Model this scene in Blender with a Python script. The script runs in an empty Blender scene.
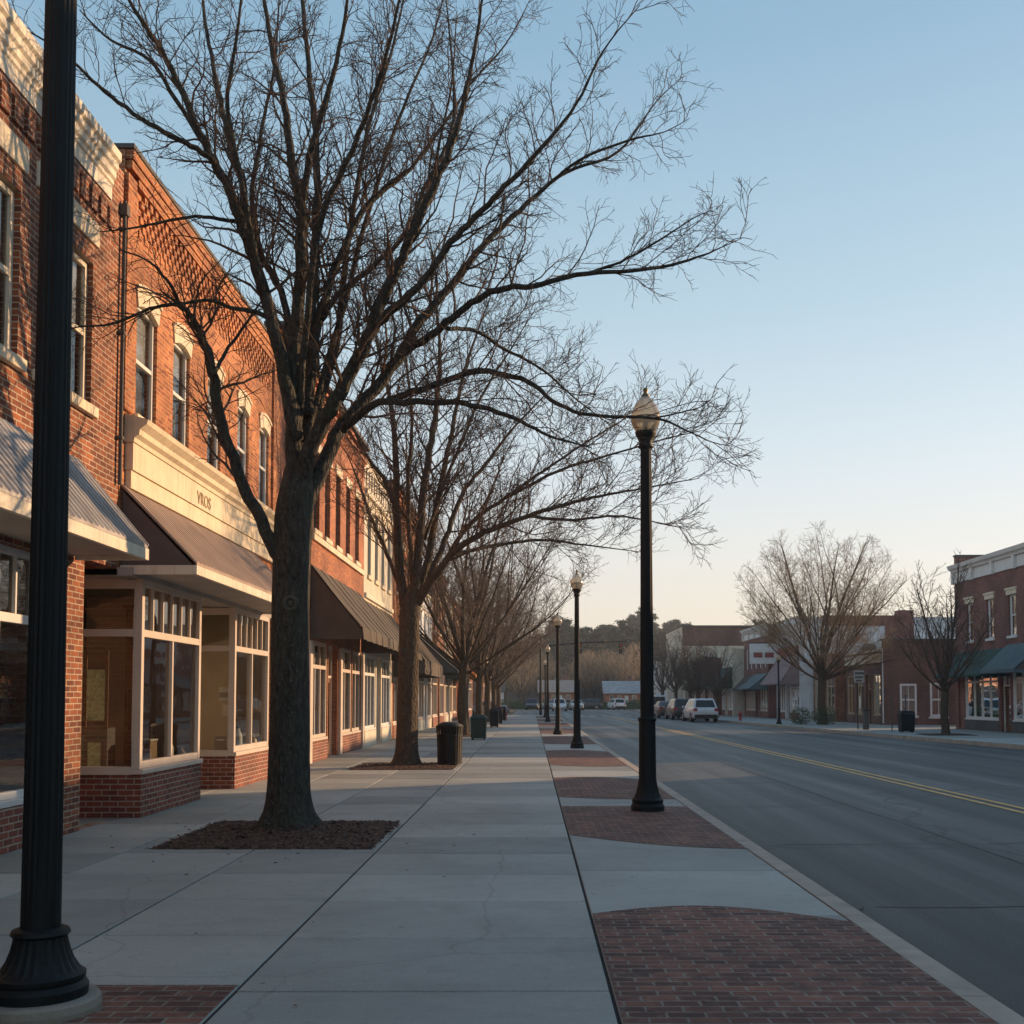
import bpy, bmesh, math, random
from mathutils import Vector, Matrix, Quaternion
R = math.radians
C = bpy.context.scene.collection
scn = bpy.context.scene

# ------------------------------------------------------------------ camera
FPX, VX, HY, PITCH = 1100.0, 531.0, 698.0, 0.05
CY = HY - FPX*math.tan(PITCH)
CAMZ = 1.6
cam = bpy.data.cameras.new("camera"); camo = bpy.data.objects.new("camera", cam); C.objects.link(camo)
camo.location = (0, 0, CAMZ); camo.rotation_euler = (math.pi/2 + PITCH, 0, 0)
cam.sensor_width = 36; cam.lens = 36*FPX/1024
cam.shift_x = -(VX-512)/1024; cam.shift_y = (CY-512)/1024
cam.clip_start = 0.1; cam.clip_end = 5000
scn.camera = camo

def P(px, py, Y):
    "the world point that stands at distance Y down the street in the direction of a pixel"
    u = (px-VX)/FPX; v = (CY-py)/FPX
    ct, st = math.cos(PITCH), math.sin(PITCH)
    d = Vector((u, ct - v*st, st + v*ct))
    return Vector((0, 0, CAMZ)) + d*(Y/d.y)

# ------------------------------------------------------------------ light
SUN_EL, SUN_AZ = 15.0, 62.0          # azimuth measured from +Y (down the street) towards +X
w = bpy.data.worlds.new("World"); scn.world = w; w.use_nodes = True
nt = w.node_tree; nt.nodes.clear()
out = nt.nodes.new('ShaderNodeOutputWorld'); bg = nt.nodes.new('ShaderNodeBackground')
sky = nt.nodes.new('ShaderNodeTexSky'); sky.sky_type = 'NISHITA'; sky.sun_disc = False
sky.sun_elevation = R(SUN_EL); sky.sun_rotation = R(SUN_AZ)
sky.air_density = 1.0; sky.dust_density = 0.7; sky.ozone_density = 1.5; sky.altitude = 100
# a clear evening sky: the Nishita sky, evened out with the pale peach to blue band seen near the horizon
geo = nt.nodes.new('ShaderNodeTexCoord'); sep = nt.nodes.new('ShaderNodeSeparateXYZ'); nt.links.new(geo.outputs['Generated'], sep.inputs[0])
rp = nt.nodes.new('ShaderNodeValToRGB'); el = rp.color_ramp.elements
SKY = [(0.0, (0.84, 0.59, 0.44)), (0.05, (0.85, 0.69, 0.55)), (0.12, (0.80, 0.76, 0.69)), (0.20, (0.66, 0.73, 0.75)), (0.33, (0.44, 0.60, 0.68)), (0.52, (0.25, 0.43, 0.57)), (1.0, (0.12, 0.25, 0.43))]
while len(el) < len(SKY): el.new(0.5)
for e_, (p_, c_) in zip(el, SKY): e_.position = p_; e_.color = (*c_, 1)
nt.links.new(sep.outputs[2], rp.inputs[0])
STR = 0.10
sc_ = nt.nodes.new('ShaderNodeVectorMath'); sc_.operation = 'SCALE'; sc_.inputs[3].default_value = 1/STR; nt.links.new(rp.outputs[0], sc_.inputs[0])
sk_ = nt.nodes.new('ShaderNodeVectorMath'); sk_.operation = 'SCALE'; sk_.inputs[3].default_value = 1.15; nt.links.new(sky.outputs[0], sk_.inputs[0])
mx_ = nt.nodes.new('ShaderNodeMix'); mx_.data_type = 'RGBA'; mx_.inputs[0].default_value = 0.72
nt.links.new(sk_.outputs[0], mx_.inputs[6]); nt.links.new(sc_.outputs[0], mx_.inputs[7])
bg.inputs['Strength'].default_value = STR
nt.links.new(mx_.outputs[2], bg.inputs[0]); nt.links.new(bg.outputs[0], out.inputs[0])
sun = bpy.data.lights.new("sun", 'SUN'); suno = bpy.data.objects.new("sun", sun); C.objects.link(suno)
sun.energy = 5.0; sun.angle = R(0.5); sun.color = (1.0, 0.62, 0.33)
sd = Vector((math.sin(R(SUN_AZ))*math.cos(R(SUN_EL)), math.cos(R(SUN_AZ))*math.cos(R(SUN_EL)), math.sin(R(SUN_EL))))
suno.rotation_euler = sd.to_track_quat('Z', 'Y').to_euler()
scn.view_settings.view_transform = 'Standard'; scn.view_settings.look = 'None'
scn.view_settings.exposure = 0.38; scn.view_settings.gamma = 1.0

# ------------------------------------------------------------------ materials
def newmat(name):
    m = bpy.data.materials.new(name); m.use_nodes = True
    return m, m.node_tree, m.node_tree.nodes['Principled BSDF']
def nd(nt, t, **kw):
    n = nt.nodes.new(t)
    for k, v in kw.items():
        if k in n.inputs.keys(): n.inputs[k].default_value = v
        else: setattr(n, k, v)
    return n
def L(nt, a, b): nt.links.new(a, b)
def c4(c): return (c[0], c[1], c[2], 1)
def mixc(nt, fac, a, b, mode='MIX'):
    n = nt.nodes.new('ShaderNodeMix'); n.data_type = 'RGBA'; n.blend_type = mode
    for sock, v in ((n.inputs[0], fac), (n.inputs[6], a), (n.inputs[7], b)):
        if hasattr(v, 'is_output'): nt.links.new(v, sock)
        elif isinstance(v, (int, float)): sock.default_value = v
        else: sock.default_value = c4(v)
    return n.outputs[2]
def ramp(nt, src, stops):
    r = nt.nodes.new('ShaderNodeValToRGB'); e = r.color_ramp.elements
    while len(e) < len(stops): e.new(0.5)
    for i, (p, c) in enumerate(stops):
        e[i].position = p; e[i].color = c4(c) if isinstance(c, tuple) else (c, c, c, 1)
    L(nt, src, r.inputs[0]); return r.outputs[0]
def noise(nt, vec, scale, detail=4, rough=0.55):
    n = nd(nt, 'ShaderNodeTexNoise', Scale=scale, Detail=detail, Roughness=rough)
    if vec is not None: L(nt, vec, n.inputs['Vector'])
    return n.outputs['Fac']
def bump(nt, bsdf, h, strength, dist):
    b = nd(nt, 'ShaderNodeBump', Strength=strength, Distance=dist)
    L(nt, h, b.inputs['Height']); L(nt, b.outputs[0], bsdf.inputs['Normal']); return b

def rough_mat(name, col, rough=0.7, var=0.25, scale=3.0, metal=0.0, bscale=60, bstr=0.15, streak=False, spec=None):
    m, nt, b = newmat(name)
    tc = nd(nt, 'ShaderNodeTexCoord').outputs['Object']
    f = noise(nt, tc, scale, 6)
    f2 = noise(nt, tc, scale*14, 3)
    dark = tuple(x*(1-var) for x in col); lite = tuple(min(1, x*(1+var*0.6)) for x in col)
    c = ramp(nt, f, [(0.3, dark), (0.7, lite)])
    c = mixc(nt, 0.35, c, mixc(nt, f2, tuple(x*(1-var*1.3) for x in col), lite))
    if streak:
        mp = nd(nt, 'ShaderNodeMapping'); mp.inputs['Scale'].default_value = (5, 5, 0.35); L(nt, tc, mp.inputs[0])
        s = ramp(nt, noise(nt, mp.outputs[0], 2.0, 5, 0.65), [(0.48, 0.0), (0.72, 1.0)])
        mul = nd(nt, 'ShaderNodeMath', operation='MULTIPLY'); L(nt, s, mul.inputs[0]); mul.inputs[1].default_value = 0.45
        c = mixc(nt, mul.outputs[0], c, tuple(x*0.45 for x in col))
    L(nt, c, b.inputs['Base Color'])
    rr = nd(nt, 'ShaderNodeMapRange'); L(nt, f2, rr.inputs[0]); rr.inputs[3].default_value = max(0.05, rough-0.12); rr.inputs[4].default_value = min(1, rough+0.12)
    L(nt, rr.outputs[0], b.inputs['Roughness']); b.inputs['Metallic'].default_value = metal
    if spec is not None: b.inputs['Specular IOR Level'].default_value = spec
    bump(nt, b, noise(nt, tc, bscale, 4), bstr, 0.01)
    return m

def brick_mat(name, c1, c2, mortar, bw=0.215, rh=0.075, ms=0.010, flat=False, grime=0.35, rough=0.85, bs=0.6, patchy=0.3):
    m, nt, b = newmat(name)
    tc = nd(nt, 'ShaderNodeTexCoord').outputs['Object']
    sp = nd(nt, 'ShaderNodeSeparateXYZ'); L(nt, tc, sp.inputs[0])
    cb = nd(nt, 'ShaderNodeCombineXYZ')
    if flat:
        L(nt, sp.outputs[0], cb.inputs[0]); L(nt, sp.outputs[1], cb.inputs[1])
    else:
        a = nd(nt, 'ShaderNodeMath', operation='ADD'); L(nt, sp.outputs[0], a.inputs[0]); L(nt, sp.outputs[1], a.inputs[1])
        L(nt, a.outputs[0], cb.inputs[0]); L(nt, sp.outputs[2], cb.inputs[1])
    # a little waver so that courses are not laser straight
    wv = nd(nt, 'ShaderNodeTexNoise', Scale=2.2, Detail=2.0); L(nt, cb.outputs[0], wv.inputs['Vector'])
    ws = nd(nt, 'ShaderNodeVectorMath', operation='SCALE'); L(nt, wv.outputs['Color'], ws.inputs[0]); ws.inputs[3].default_value = 0.012 if not flat else 0.03
    va = nd(nt, 'ShaderNodeVectorMath', operation='ADD'); L(nt, cb.outputs[0], va.inputs[0]); L(nt, ws.outputs[0], va.inputs[1])
    br = nd(nt, 'ShaderNodeTexBrick'); L(nt, va.outputs[0], br.inputs['Vector'])
    for k, v in (('Scale', 1.0), ('Brick Width', bw), ('Row Height', rh), ('Mortar Size', ms), ('Mortar Smooth', 0.35), ('Bias', 0.0)):
        br.inputs[k].default_value = v
    br.inputs['Color1'].default_value = c4(c1); br.inputs['Color2'].default_value = c4(c2); br.inputs['Mortar'].default_value = c4(mortar)
    g = ramp(nt, noise(nt, tc, 0.7, 6, 0.6), [(0.35, 1-grime), (0.7, 1.12)])
    c = mixc(nt, 1.0, br.outputs['Color'], g, 'MULTIPLY')
    g2 = ramp(nt, noise(nt, va.outputs[0], 9.0, 4, 0.7), [(0.3, 0.62), (0.7, 1.3)])
    c = mixc(nt, patchy*2, c, mixc(nt, 1.0, c, g2, 'MULTIPLY'))
    if flat:      # mortar dust and pale bloom lying in uneven patches
        dm = nd(nt, 'ShaderNodeMath', operation='MULTIPLY'); L(nt, ramp(nt, noise(nt, va.outputs[0], 5.5, 5, 0.75), [(0.52, 0.0), (0.66, 0.5)]), dm.inputs[0])
        L(nt, ramp(nt, noise(nt, va.outputs[0], 38, 3, 0.7), [(0.45, 0.1), (0.6, 1.0)]), dm.inputs[1])
        c = mixc(nt, dm.outputs[0], c, (0.30, 0.25, 0.21))
        c = mixc(nt, ramp(nt, noise(nt, va.outputs[0], 3.1, 4, 0.7), [(0.35, 0.6), (0.5, 0.0)]), c, (0.05, 0.02, 0.018))
    L(nt, c, b.inputs['Base Color'])
    b.inputs['Roughness'].default_value = rough
    sub = nd(nt, 'ShaderNodeMath', operation='SUBTRACT'); sub.inputs[0].default_value = 1.0; L(nt, br.outputs['Fac'], sub.inputs[1])
    ad = nd(nt, 'ShaderNodeMath', operation='MULTIPLY_ADD'); L(nt, noise(nt, tc, 45, 3), ad.inputs[0]); ad.inputs[1].default_value = 0.45; L(nt, sub.outputs[0], ad.inputs[2])
    bump(nt, b, ad.outputs[0], bs, 0.012)
    return m

M = {}
M['brick_a'] = brick_mat('dark red brick', (0.17, 0.045, 0.024), (0.40, 0.125, 0.05), (0.56, 0.44, 0.32), grime=0.5, ms=0.009, rh=0.07)
M['brick_b'] = brick_mat('orange brick', (0.32, 0.08, 0.03), (0.66, 0.235, 0.08), (0.60, 0.40, 0.24), grime=0.45, ms=0.008, rh=0.064, bw=0.2)
M['brick_c'] = brick_mat('red brick', (0.28, 0.07, 0.032), (0.55, 0.17, 0.068), (0.52, 0.35, 0.22), grime=0.42, ms=0.008, rh=0.066, bw=0.2)
M['brick_base'] = brick_mat('bulkhead brick', (0.17, 0.05, 0.034), (0.30, 0.085, 0.05), (0.44, 0.36, 0.29), grime=0.35, ms=0.009)
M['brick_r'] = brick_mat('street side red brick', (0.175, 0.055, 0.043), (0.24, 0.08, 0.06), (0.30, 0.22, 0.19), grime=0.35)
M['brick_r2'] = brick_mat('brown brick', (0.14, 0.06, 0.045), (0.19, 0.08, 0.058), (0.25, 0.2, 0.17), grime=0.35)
M['paver'] = brick_mat('paving brick', (0.095, 0.032, 0.020), (0.27, 0.098, 0.062), (0.26, 0.215, 0.17), bw=0.2, rh=0.1, ms=0.010, flat=True, grime=0.4, bs=0.7, rough=0.8, patchy=0.42)
M['stone'] = rough_mat('cream stone', (0.76, 0.66, 0.49), 0.8, 0.22, 1.5, streak=True)
M['cream'] = rough_mat('cream paint', (0.74, 0.67, 0.54), 0.6, 0.15, 2.0, streak=True)
M['frame'] = rough_mat('off white frame paint', (0.62, 0.53, 0.45), 0.5, 0.12, 3.0)
M['white'] = rough_mat('white paint', (0.70, 0.70, 0.68), 0.55, 0.12, 2.0)
M['white_wall'] = rough_mat('worn white painted wall', (0.74, 0.78, 0.80), 0.8, 0.3, 0.6, streak=True)
M['cream_wall'] = rough_mat('cream painted wall', (0.66, 0.60, 0.48), 0.8, 0.18, 0.8, streak=True)
M['roof'] = rough_mat('roof felt', (0.05, 0.05, 0.055), 0.9, 0.3, 1.0)
M['slate'] = rough_mat('dark coping', (0.10, 0.095, 0.09), 0.8, 0.3, 2.0)
M['lace'] = rough_mat('white lace curtain', (0.85, 0.86, 0.86), 0.9, 0.1, 6)
M['curtain'] = rough_mat('dim curtain', (0.16, 0.155, 0.15), 0.9, 0.4, 5)
M['zinc'] = rough_mat('weathered sheet metal', (0.40, 0.38, 0.37), 0.55, 0.5, 2.2, metal=0.25, streak=False, bstr=0.08)
M['brown_metal'] = rough_mat('brown sheet metal', (0.40, 0.30, 0.24), 0.65, 0.3, 2.0, metal=0.0, bstr=0.08)
M['soffit'] = rough_mat('painted soffit', (0.42, 0.38, 0.34), 0.7, 0.3, 1.5)
M['gable'] = rough_mat('dark awning end', (0.12, 0.095, 0.09), 0.8, 0.3, 3)
M['black_fabric'] = rough_mat('faded black awning canvas', (0.11, 0.09, 0.072), 0.85, 0.4, 1.2, bscale=200, streak=True)
M['green_fabric'] = rough_mat('green awning canvas', (0.022, 0.064, 0.052), 0.8, 0.25, 2, bscale=200)
M['teal_fabric'] = rough_mat('teal awning metal', (0.105, 0.16, 0.175), 0.7, 0.25, 2)
M['mauve_fabric'] = rough_mat('mauve awning canvas', (0.28, 0.20, 0.20), 0.85, 0.2, 2)
M['orange_fabric'] = rough_mat('orange awning canvas', (0.70, 0.28, 0.03), 0.8, 0.15, 2)
M['grey_fabric'] = rough_mat('grey green awning canvas', (0.09, 0.115, 0.115), 0.8, 0.25, 2)
M['iron'] = rough_mat('dark green black cast iron', (0.006, 0.009, 0.010), 0.6, 0.35, 8, bscale=90, bstr=0.25, spec=0.3)
M['black'] = rough_mat('black steel', (0.008, 0.009, 0.009), 0.65, 0.3, 8)
M['green_paint'] = rough_mat('dark green plastic', (0.015, 0.04, 0.032), 0.55, 0.3, 6)
M['brass'] = rough_mat('weathered brass', (0.20, 0.15, 0.08), 0.4, 0.3, 10, metal=0.8)
M['wood'] = rough_mat('brown wood panelling', (0.13, 0.055, 0.024), 0.6, 0.35, 3, streak=True)
M['interior'] = rough_mat('dim shop plaster', (0.22, 0.19, 0.16), 0.9, 0.3, 1.2)
M['tan'] = rough_mat('tan board', (0.42, 0.34, 0.22), 0.8, 0.2, 1.2)
M['floor'] = rough_mat('shop floor', (0.10, 0.075, 0.06), 0.6, 0.3, 1.2)
M['blind'] = rough_mat('grey window blind', (0.50, 0.48, 0.45), 0.8, 0.2, 3)
M['footing'] = rough_mat('old concrete footing', (0.27, 0.245, 0.205), 0.9, 0.3, 5, bscale=120, bstr=0.5)
M['kerb'] = rough_mat('kerb concrete', (0.42, 0.365, 0.30), 0.85, 0.35, 3, bscale=110, bstr=0.4)
M['bed'] = rough_mat('joint dirt', (0.022, 0.02, 0.018), 0.95, 0.3, 6)
M['yellow'] = rough_mat('worn yellow road paint', (0.74, 0.45, 0.16), 0.75, 0.35, 2.5, bscale=90, bstr=0.4)
M['mark'] = rough_mat('worn white road paint', (0.42, 0.42, 0.40), 0.75, 0.35, 2.5)
M['twig_mid'] = rough_mat('brown twig bark', (0.20, 0.135, 0.09), 0.85, 0.3, 3)
M['twig_tan'] = rough_mat('tan twig bark', (0.32, 0.225, 0.13), 0.85, 0.3, 3)
M['faint'] = rough_mat('tan lettering shadow', (0.40, 0.31, 0.20), 0.85, 0.3, 6)  # tan stands in for the shadow inside the carved letters
M['scar'] = rough_mat('healed pale bark', (0.085, 0.078, 0.06), 0.9, 0.4, 20, bstr=0.5)
M['twig'] = rough_mat('twig bark', (0.105, 0.066, 0.045), 0.85, 0.3, 3)
M['red'] = rough_mat('red paint', (0.40, 0.035, 0.03), 0.5, 0.2, 3)
M['redsign'] = rough_mat('faded red signboard', (0.28, 0.07, 0.06), 0.7, 0.2, 3)
M['paper'] = rough_mat('paper', (0.6, 0.6, 0.52), 0.8, 0.3, 14)
M['poster'] = rough_mat('pale green patterned poster', (0.42, 0.48, 0.32), 0.7, 0.6, 22)
M['carton'] = rough_mat('brown carton', (0.30, 0.20, 0.11), 0.8, 0.2, 8)
M['rubber'] = rough_mat('tyre rubber', (0.012, 0.012, 0.012), 0.8, 0.2, 8)
M['chrome'] = rough_mat('wheel alloy', (0.35, 0.35, 0.36), 0.3, 0.1, 8, metal=0.9)
M['carglass'] = rough_mat('dark car glass', (0.012, 0.014, 0.016), 0.08, 0.1, 8, bstr=0.0)
M['taillight'] = rough_mat('red tail lamp', (0.35, 0.015, 0.015), 0.25, 0.1, 8, bstr=0.0)
for k, c in (('white', (0.62, 0.64, 0.66)), ('black', (0.015, 0.016, 0.018)), ('brown', (0.10, 0.05, 0.035)), ('silver', (0.32, 0.33, 0.34)), ('blue', (0.04, 0.08, 0.17)), ('red', (0.25, 0.02, 0.02))):
    mm = rough_mat(k+' car paint', c, 0.35, 0.08, 1.5, bstr=0.0); M['car_'+k] = mm
    mm.node_tree.nodes['Principled BSDF'].inputs['Coat Weight'].default_value = 0.7

def concrete():
    m, nt, b = newmat('pavement concrete')
    tc = nd(nt, 'ShaderNodeTexCoord').outputs['Object']
    geo = nd(nt, 'ShaderNodeNewGeometry')
    base = ramp(nt, geo.outputs['Random Per Island'], [(0.0, (0.275, 0.288, 0.268)), (0.5, (0.37, 0.38, 0.348)), (1.0, (0.465, 0.472, 0.43))])
    c = mixc(nt, 1.0, base, ramp(nt, noise(nt, tc, 0.55, 7, 0.62), [(0.3, 0.74), (0.72, 1.12)]), 'MULTIPLY')
    mp = nd(nt, 'ShaderNodeMapping'); mp.inputs['Scale'].default_value = (0.5, 3.0, 1); L(nt, tc, mp.inputs[0])
    c = mixc(nt, 1.0, c, ramp(nt, noise(nt, mp.outputs[0], 3.0, 5, 0.7), [(0.3, 0.96), (0.7, 1.03)]), 'MULTIPLY')
    c = mixc(nt, 1.0, c, ramp(nt, noise(nt, tc, 130, 2, 0.7), [(0.3, 0.70), (0.7, 1.22)]), 'MULTIPLY')
    # broad damp stains, wheel and shoe scuffs, chewing gum spots
    c = mixc(nt, ramp(nt, noise(nt, tc, 1.1, 8, 0.7), [(0.53, 0.0), (0.70, 0.42)]), c, (0.12, 0.115, 0.10))
    c = mixc(nt, ramp(nt, noise(nt, tc, 7.0, 6, 0.75), [(0.56, 0.0), (0.72, 0.35)]), c, (0.14, 0.13, 0.115))
    vg = nd(nt, 'ShaderNodeTexVoronoi', Scale=3.6); L(nt, tc, vg.inputs['Vector'])
    gs = nd(nt, 'ShaderNodeMath', operation='MULTIPLY'); L(nt, ramp(nt, vg.outputs['Distance'], [(0.05, 0.6), (0.09, 0.0)]), gs.inputs[0]); L(nt, ramp(nt, noise(nt, tc, 0.9, 2), [(0.5, 0.0), (0.58, 1.0)]), gs.inputs[1])
    c = mixc(nt, gs.outputs[0], c, (0.09, 0.085, 0.08))
    v = nd(nt, 'ShaderNodeTexVoronoi', Scale=1.7); L(nt, tc, v.inputs['Vector'])
    c = mixc(nt, ramp(nt, v.outputs['Distance'], [(0.015, 0.55), (0.04, 0.0)]), c, (0.07, 0.065, 0.06))
    # hairline cracks
    wn = nd(nt, 'ShaderNodeTexNoise', Scale=1.3, Detail=6.0); L(nt, tc, wn.inputs['Vector'])
    sc = nd(nt, 'ShaderNodeVectorMath', operation='SCALE'); L(nt, wn.outputs['Color'], sc.inputs[0]); sc.inputs[3].default_value = 0.5
    ad = nd(nt, 'ShaderNodeVectorMath', operation='ADD'); L(nt, tc, ad.inputs[0]); L(nt, sc.outputs[0], ad.inputs[1])
    v2 = nd(nt, 'ShaderNodeTexVoronoi', Scale=0.24, feature='DISTANCE_TO_EDGE'); L(nt, ad.outputs[0], v2.inputs['Vector'])
    c = mixc(nt, ramp(nt, v2.outputs['Distance'], [(0.0004, 0.28), (0.0012, 0.0)]), c, (0.08, 0.075, 0.07))
    L(nt, c, b.inputs['Base Color'])
    L(nt, ramp(nt, noise(nt, tc, 2.0, 5), [(0.3, 0.62), (0.7, 0.85)]), b.inputs['Roughness'])
    mp2 = nd(nt, 'ShaderNodeMapping'); mp2.inputs['Scale'].default_value = (30, 120, 1); L(nt, tc, mp2.inputs[0])
    a = nd(nt, 'ShaderNodeMath', operation='ADD'); L(nt, noise(nt, mp2.outputs[0], 1.0, 3), a.inputs[0]); L(nt, noise(nt, tc, 90, 4), a.inputs[1])
    bump(nt, b, a.outputs[0], 0.3, 0.006)
    return m
M['concrete'] = concrete()

def asphalt():
    m, nt, b = newmat('worn asphalt')
    tc = nd(nt, 'ShaderNodeTexCoord').outputs['Object']
    mp = nd(nt, 'ShaderNodeMapping'); mp.inputs['Scale'].default_value = (1.0, 0.03, 1); L(nt, tc, mp.inputs[0])
    s = noise(nt, mp.outputs[0], 0.9, 5, 0.6)
    c = ramp(nt, s, [(0.32, (0.022, 0.022, 0.023)), (0.5, (0.046, 0.047, 0.047)), (0.68, (0.098, 0.097, 0.093))])
    c = mixc(nt, 1.0, c, ramp(nt, noise(nt, tc, 0.25, 6, 0.6), [(0.3, 0.75), (0.7, 1.15)]), 'MULTIPLY')
    c = mixc(nt, 1.0, c, ramp(nt, noise(nt, tc, 70, 2, 0.8), [(0.25, 0.35), (0.75, 1.9)]), 'MULTIPLY')
    c = mixc(nt, ramp(nt, noise(nt, tc, 0.5, 7, 0.7), [(0.54, 0.0), (0.66, 0.5)]), c, (0.024, 0.024, 0.025))
    wn = nd(nt, 'ShaderNodeTexNoise', Scale=0.8, Detail=6.0); L(nt, tc, wn.inputs['Vector'])
    sc = nd(nt, 'ShaderNodeVectorMath', operation='SCALE'); L(nt, wn.outputs['Color'], sc.inputs[0]); sc.inputs[3].default_value = 1.5
    ad = nd(nt, 'ShaderNodeVectorMath', operation='ADD'); L(nt, tc, ad.inputs[0]); L(nt, sc.outputs[0], ad.inputs[1])
    v2 = nd(nt, 'ShaderNodeTexVoronoi', Scale=0.13, feature='DISTANCE_TO_EDGE'); L(nt, ad.outputs[0], v2.inputs['Vector'])
    c = mixc(nt, ramp(nt, v2.outputs['Distance'], [(0.0022, 0.95), (0.006, 0.0)]), c, (0.010, 0.010, 0.011))
    L(nt, c, b.inputs['Base Color'])
    L(nt, ramp(nt, s, [(0.3, 0.62), (0.7, 0.5)]), b.inputs['Roughness'])
    bump(nt, b, noise(nt, tc, 85, 4, 0.8), 0.9, 0.012)
    return m
M['asphalt'] = asphalt()

def ground_mat():
    m, nt, b = newmat('winter grass and earth')
    tc = nd(nt, 'ShaderNodeTexCoord').outputs['Object']
    L(nt, ramp(nt, noise(nt, tc, 0.12, 7, 0.6), [(0.35, (0.045, 0.042, 0.022)), (0.65, (0.085, 0.07, 0.045))]), b.inputs['Base Color'])
    b.inputs['Roughness'].default_value = 0.95; return m
M['ground'] = ground_mat()

def mulch_mat():
    m, nt, b = newmat('bark mulch')
    tc = nd(nt, 'ShaderNodeTexCoord').outputs['Object']
    v = nd(nt, 'ShaderNodeTexVoronoi', Scale=32.0); L(nt, tc, v.inputs['Vector'])
    c = ramp(nt, v.outputs['Color'], [(0.1, (0.018, 0.010, 0.007)), (0.5, (0.06, 0.028, 0.017)), (0.95, (0.14, 0.075, 0.045))])
    L(nt, c, b.inputs['Base Color']); b.inputs['Roughness'].default_value = 0.9
    bump(nt, b, v.outputs['Distance'], 0.9, 0.03); return m
M['mulch'] = mulch_mat()
def chip_mat():
    m, nt, b = newmat('bark chips')
    g = nd(nt, 'ShaderNodeNewGeometry')
    L(nt, ramp(nt, g.outputs['Random Per Island'], [(0, (0.03, 0.014, 0.009)), (0.6, (0.09, 0.04, 0.022)), (1.0, (0.2, 0.12, 0.07))]), b.inputs['Base Color'])
    b.inputs['Roughness'].default_value = 0.9; return m
M['chips'] = chip_mat()

def bark_mat(name, c0, c1, moss):
    m, nt, b = newmat(name)
    tc = nd(nt, 'ShaderNodeTexCoord').outputs['Object']
    mp = nd(nt, 'ShaderNodeMapping'); mp.inputs['Scale'].default_value = (1, 1, 0.35); L(nt, tc, mp.inputs[0])
    v = nd(nt, 'ShaderNodeTexVoronoi', Scale=26.0); L(nt, mp.outputs[0], v.inputs['Vector'])
    n1 = noise(nt, mp.outputs[0], 20, 6, 0.7)
    c = ramp(nt, n1, [(0.3, c0), (0.7, c1)])
    c = mixc(nt, ramp(nt, noise(nt, tc, 2.2, 5), [(0.5, 0.0), (0.72, 0.6)]), c, moss)
    c = mixc(nt, ramp(nt, noise(nt, tc, 34, 2, 0.6), [(0.62, 0.0), (0.70, 0.55)]), c, (0.20, 0.20, 0.16))
    L(nt, c, b.inputs['Base Color']); b.inputs['Roughness'].default_value = 0.9
    a = nd(nt, 'ShaderNodeMath', operation='ADD'); L(nt, v.outputs['Distance'], a.inputs[0]); L(nt, n1, a.inputs[1])
    bump(nt, b, a.outputs[0], 1.0, 0.06); return m
M['bark'] = bark_mat('grey mossy bark', (0.014, 0.012, 0.010), (0.095, 0.085, 0.068), (0.050, 0.058, 0.030))
M['bark2'] = bark_mat('brown bark', (0.045, 0.03, 0.02), (0.15, 0.105, 0.07), (0.08, 0.07, 0.04))

def glass_mat(name='window glass', tint=(0.70, 0.75, 0.77), rough=0.015, wav=0.02):
    m = bpy.data.materials.new(name); m.use_nodes = True; nt = m.node_tree; nt.nodes.clear()
    o = nd(nt, 'ShaderNodeOutputMaterial'); tr = nd(nt, 'ShaderNodeBsdfTransparent'); gl = nd(nt, 'ShaderNodeBsdfGlossy')
    tr.inputs[0].default_value = c4(tint); gl.inputs['Roughness'].default_value = rough; gl.inputs['Color'].default_value = (1, 1, 1, 1)
    fr = nd(nt, 'ShaderNodeFresnel', IOR=1.85); mx = nd(nt, 'ShaderNodeMixShader')
    tc = nd(nt, 'ShaderNodeTexCoord').outputs['Object']
    b = nd(nt, 'ShaderNodeBump', Strength=wav*10, Distance=0.01); L(nt, noise(nt, tc, 1.6, 2), b.inputs['Height'])
    L(nt, b.outputs[0], gl.inputs['Normal'])
    L(nt, fr.outputs[0], mx.inputs[0]); L(nt, tr.outputs[0], mx.inputs[1]); L(nt, gl.outputs[0], mx.inputs[2]); L(nt, mx.outputs[0], o.inputs[0])
    return m
M['glass'] = glass_mat()
M['glass_dark'] = glass_mat('old window glass', (0.72, 0.76, 0.78), 0.03, 0.05)
def globe_mat():
    m = bpy.data.materials.new('ribbed lamp globe'); m.use_nodes = True; nt = m.node_tree; nt.nodes.clear()
    o = nd(nt, 'ShaderNodeOutputMaterial'); tl = nd(nt, 'ShaderNodeBsdfTranslucent'); gl = nd(nt, 'ShaderNodeBsdfGlossy'); tr = nd(nt, 'ShaderNodeBsdfTransparent')
    tl.inputs[0].default_value = (0.93, 0.87, 0.74, 1); gl.inputs['Roughness'].default_value = 0.12; tr.inputs[0].default_value = (0.95, 0.88, 0.72, 1)
    df = nd(nt, 'ShaderNodeBsdfDiffuse'); df.inputs[0].default_value = (0.80, 0.74, 0.62, 1)
    m0 = nd(nt, 'ShaderNodeMixShader'); m0.inputs[0].default_value = 0.5; L(nt, tl.outputs[0], m0.inputs[1]); L(nt, df.outputs[0], m0.inputs[2])
    m1 = nd(nt, 'ShaderNodeMixShader'); m1.inputs[0].default_value = 0.25; L(nt, m0.outputs[0], m1.inputs[1]); L(nt, tr.outputs[0], m1.inputs[2])
    fr = nd(nt, 'ShaderNodeFresnel', IOR=1.5); m2 = nd(nt, 'ShaderNodeMixShader'); L(nt, fr.outputs[0], m2.inputs[0]); L(nt, m1.outputs[0], m2.inputs[1]); L(nt, gl.outputs[0], m2.inputs[2]); L(nt, m2.outputs[0], o.inputs[0])
    return m
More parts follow.
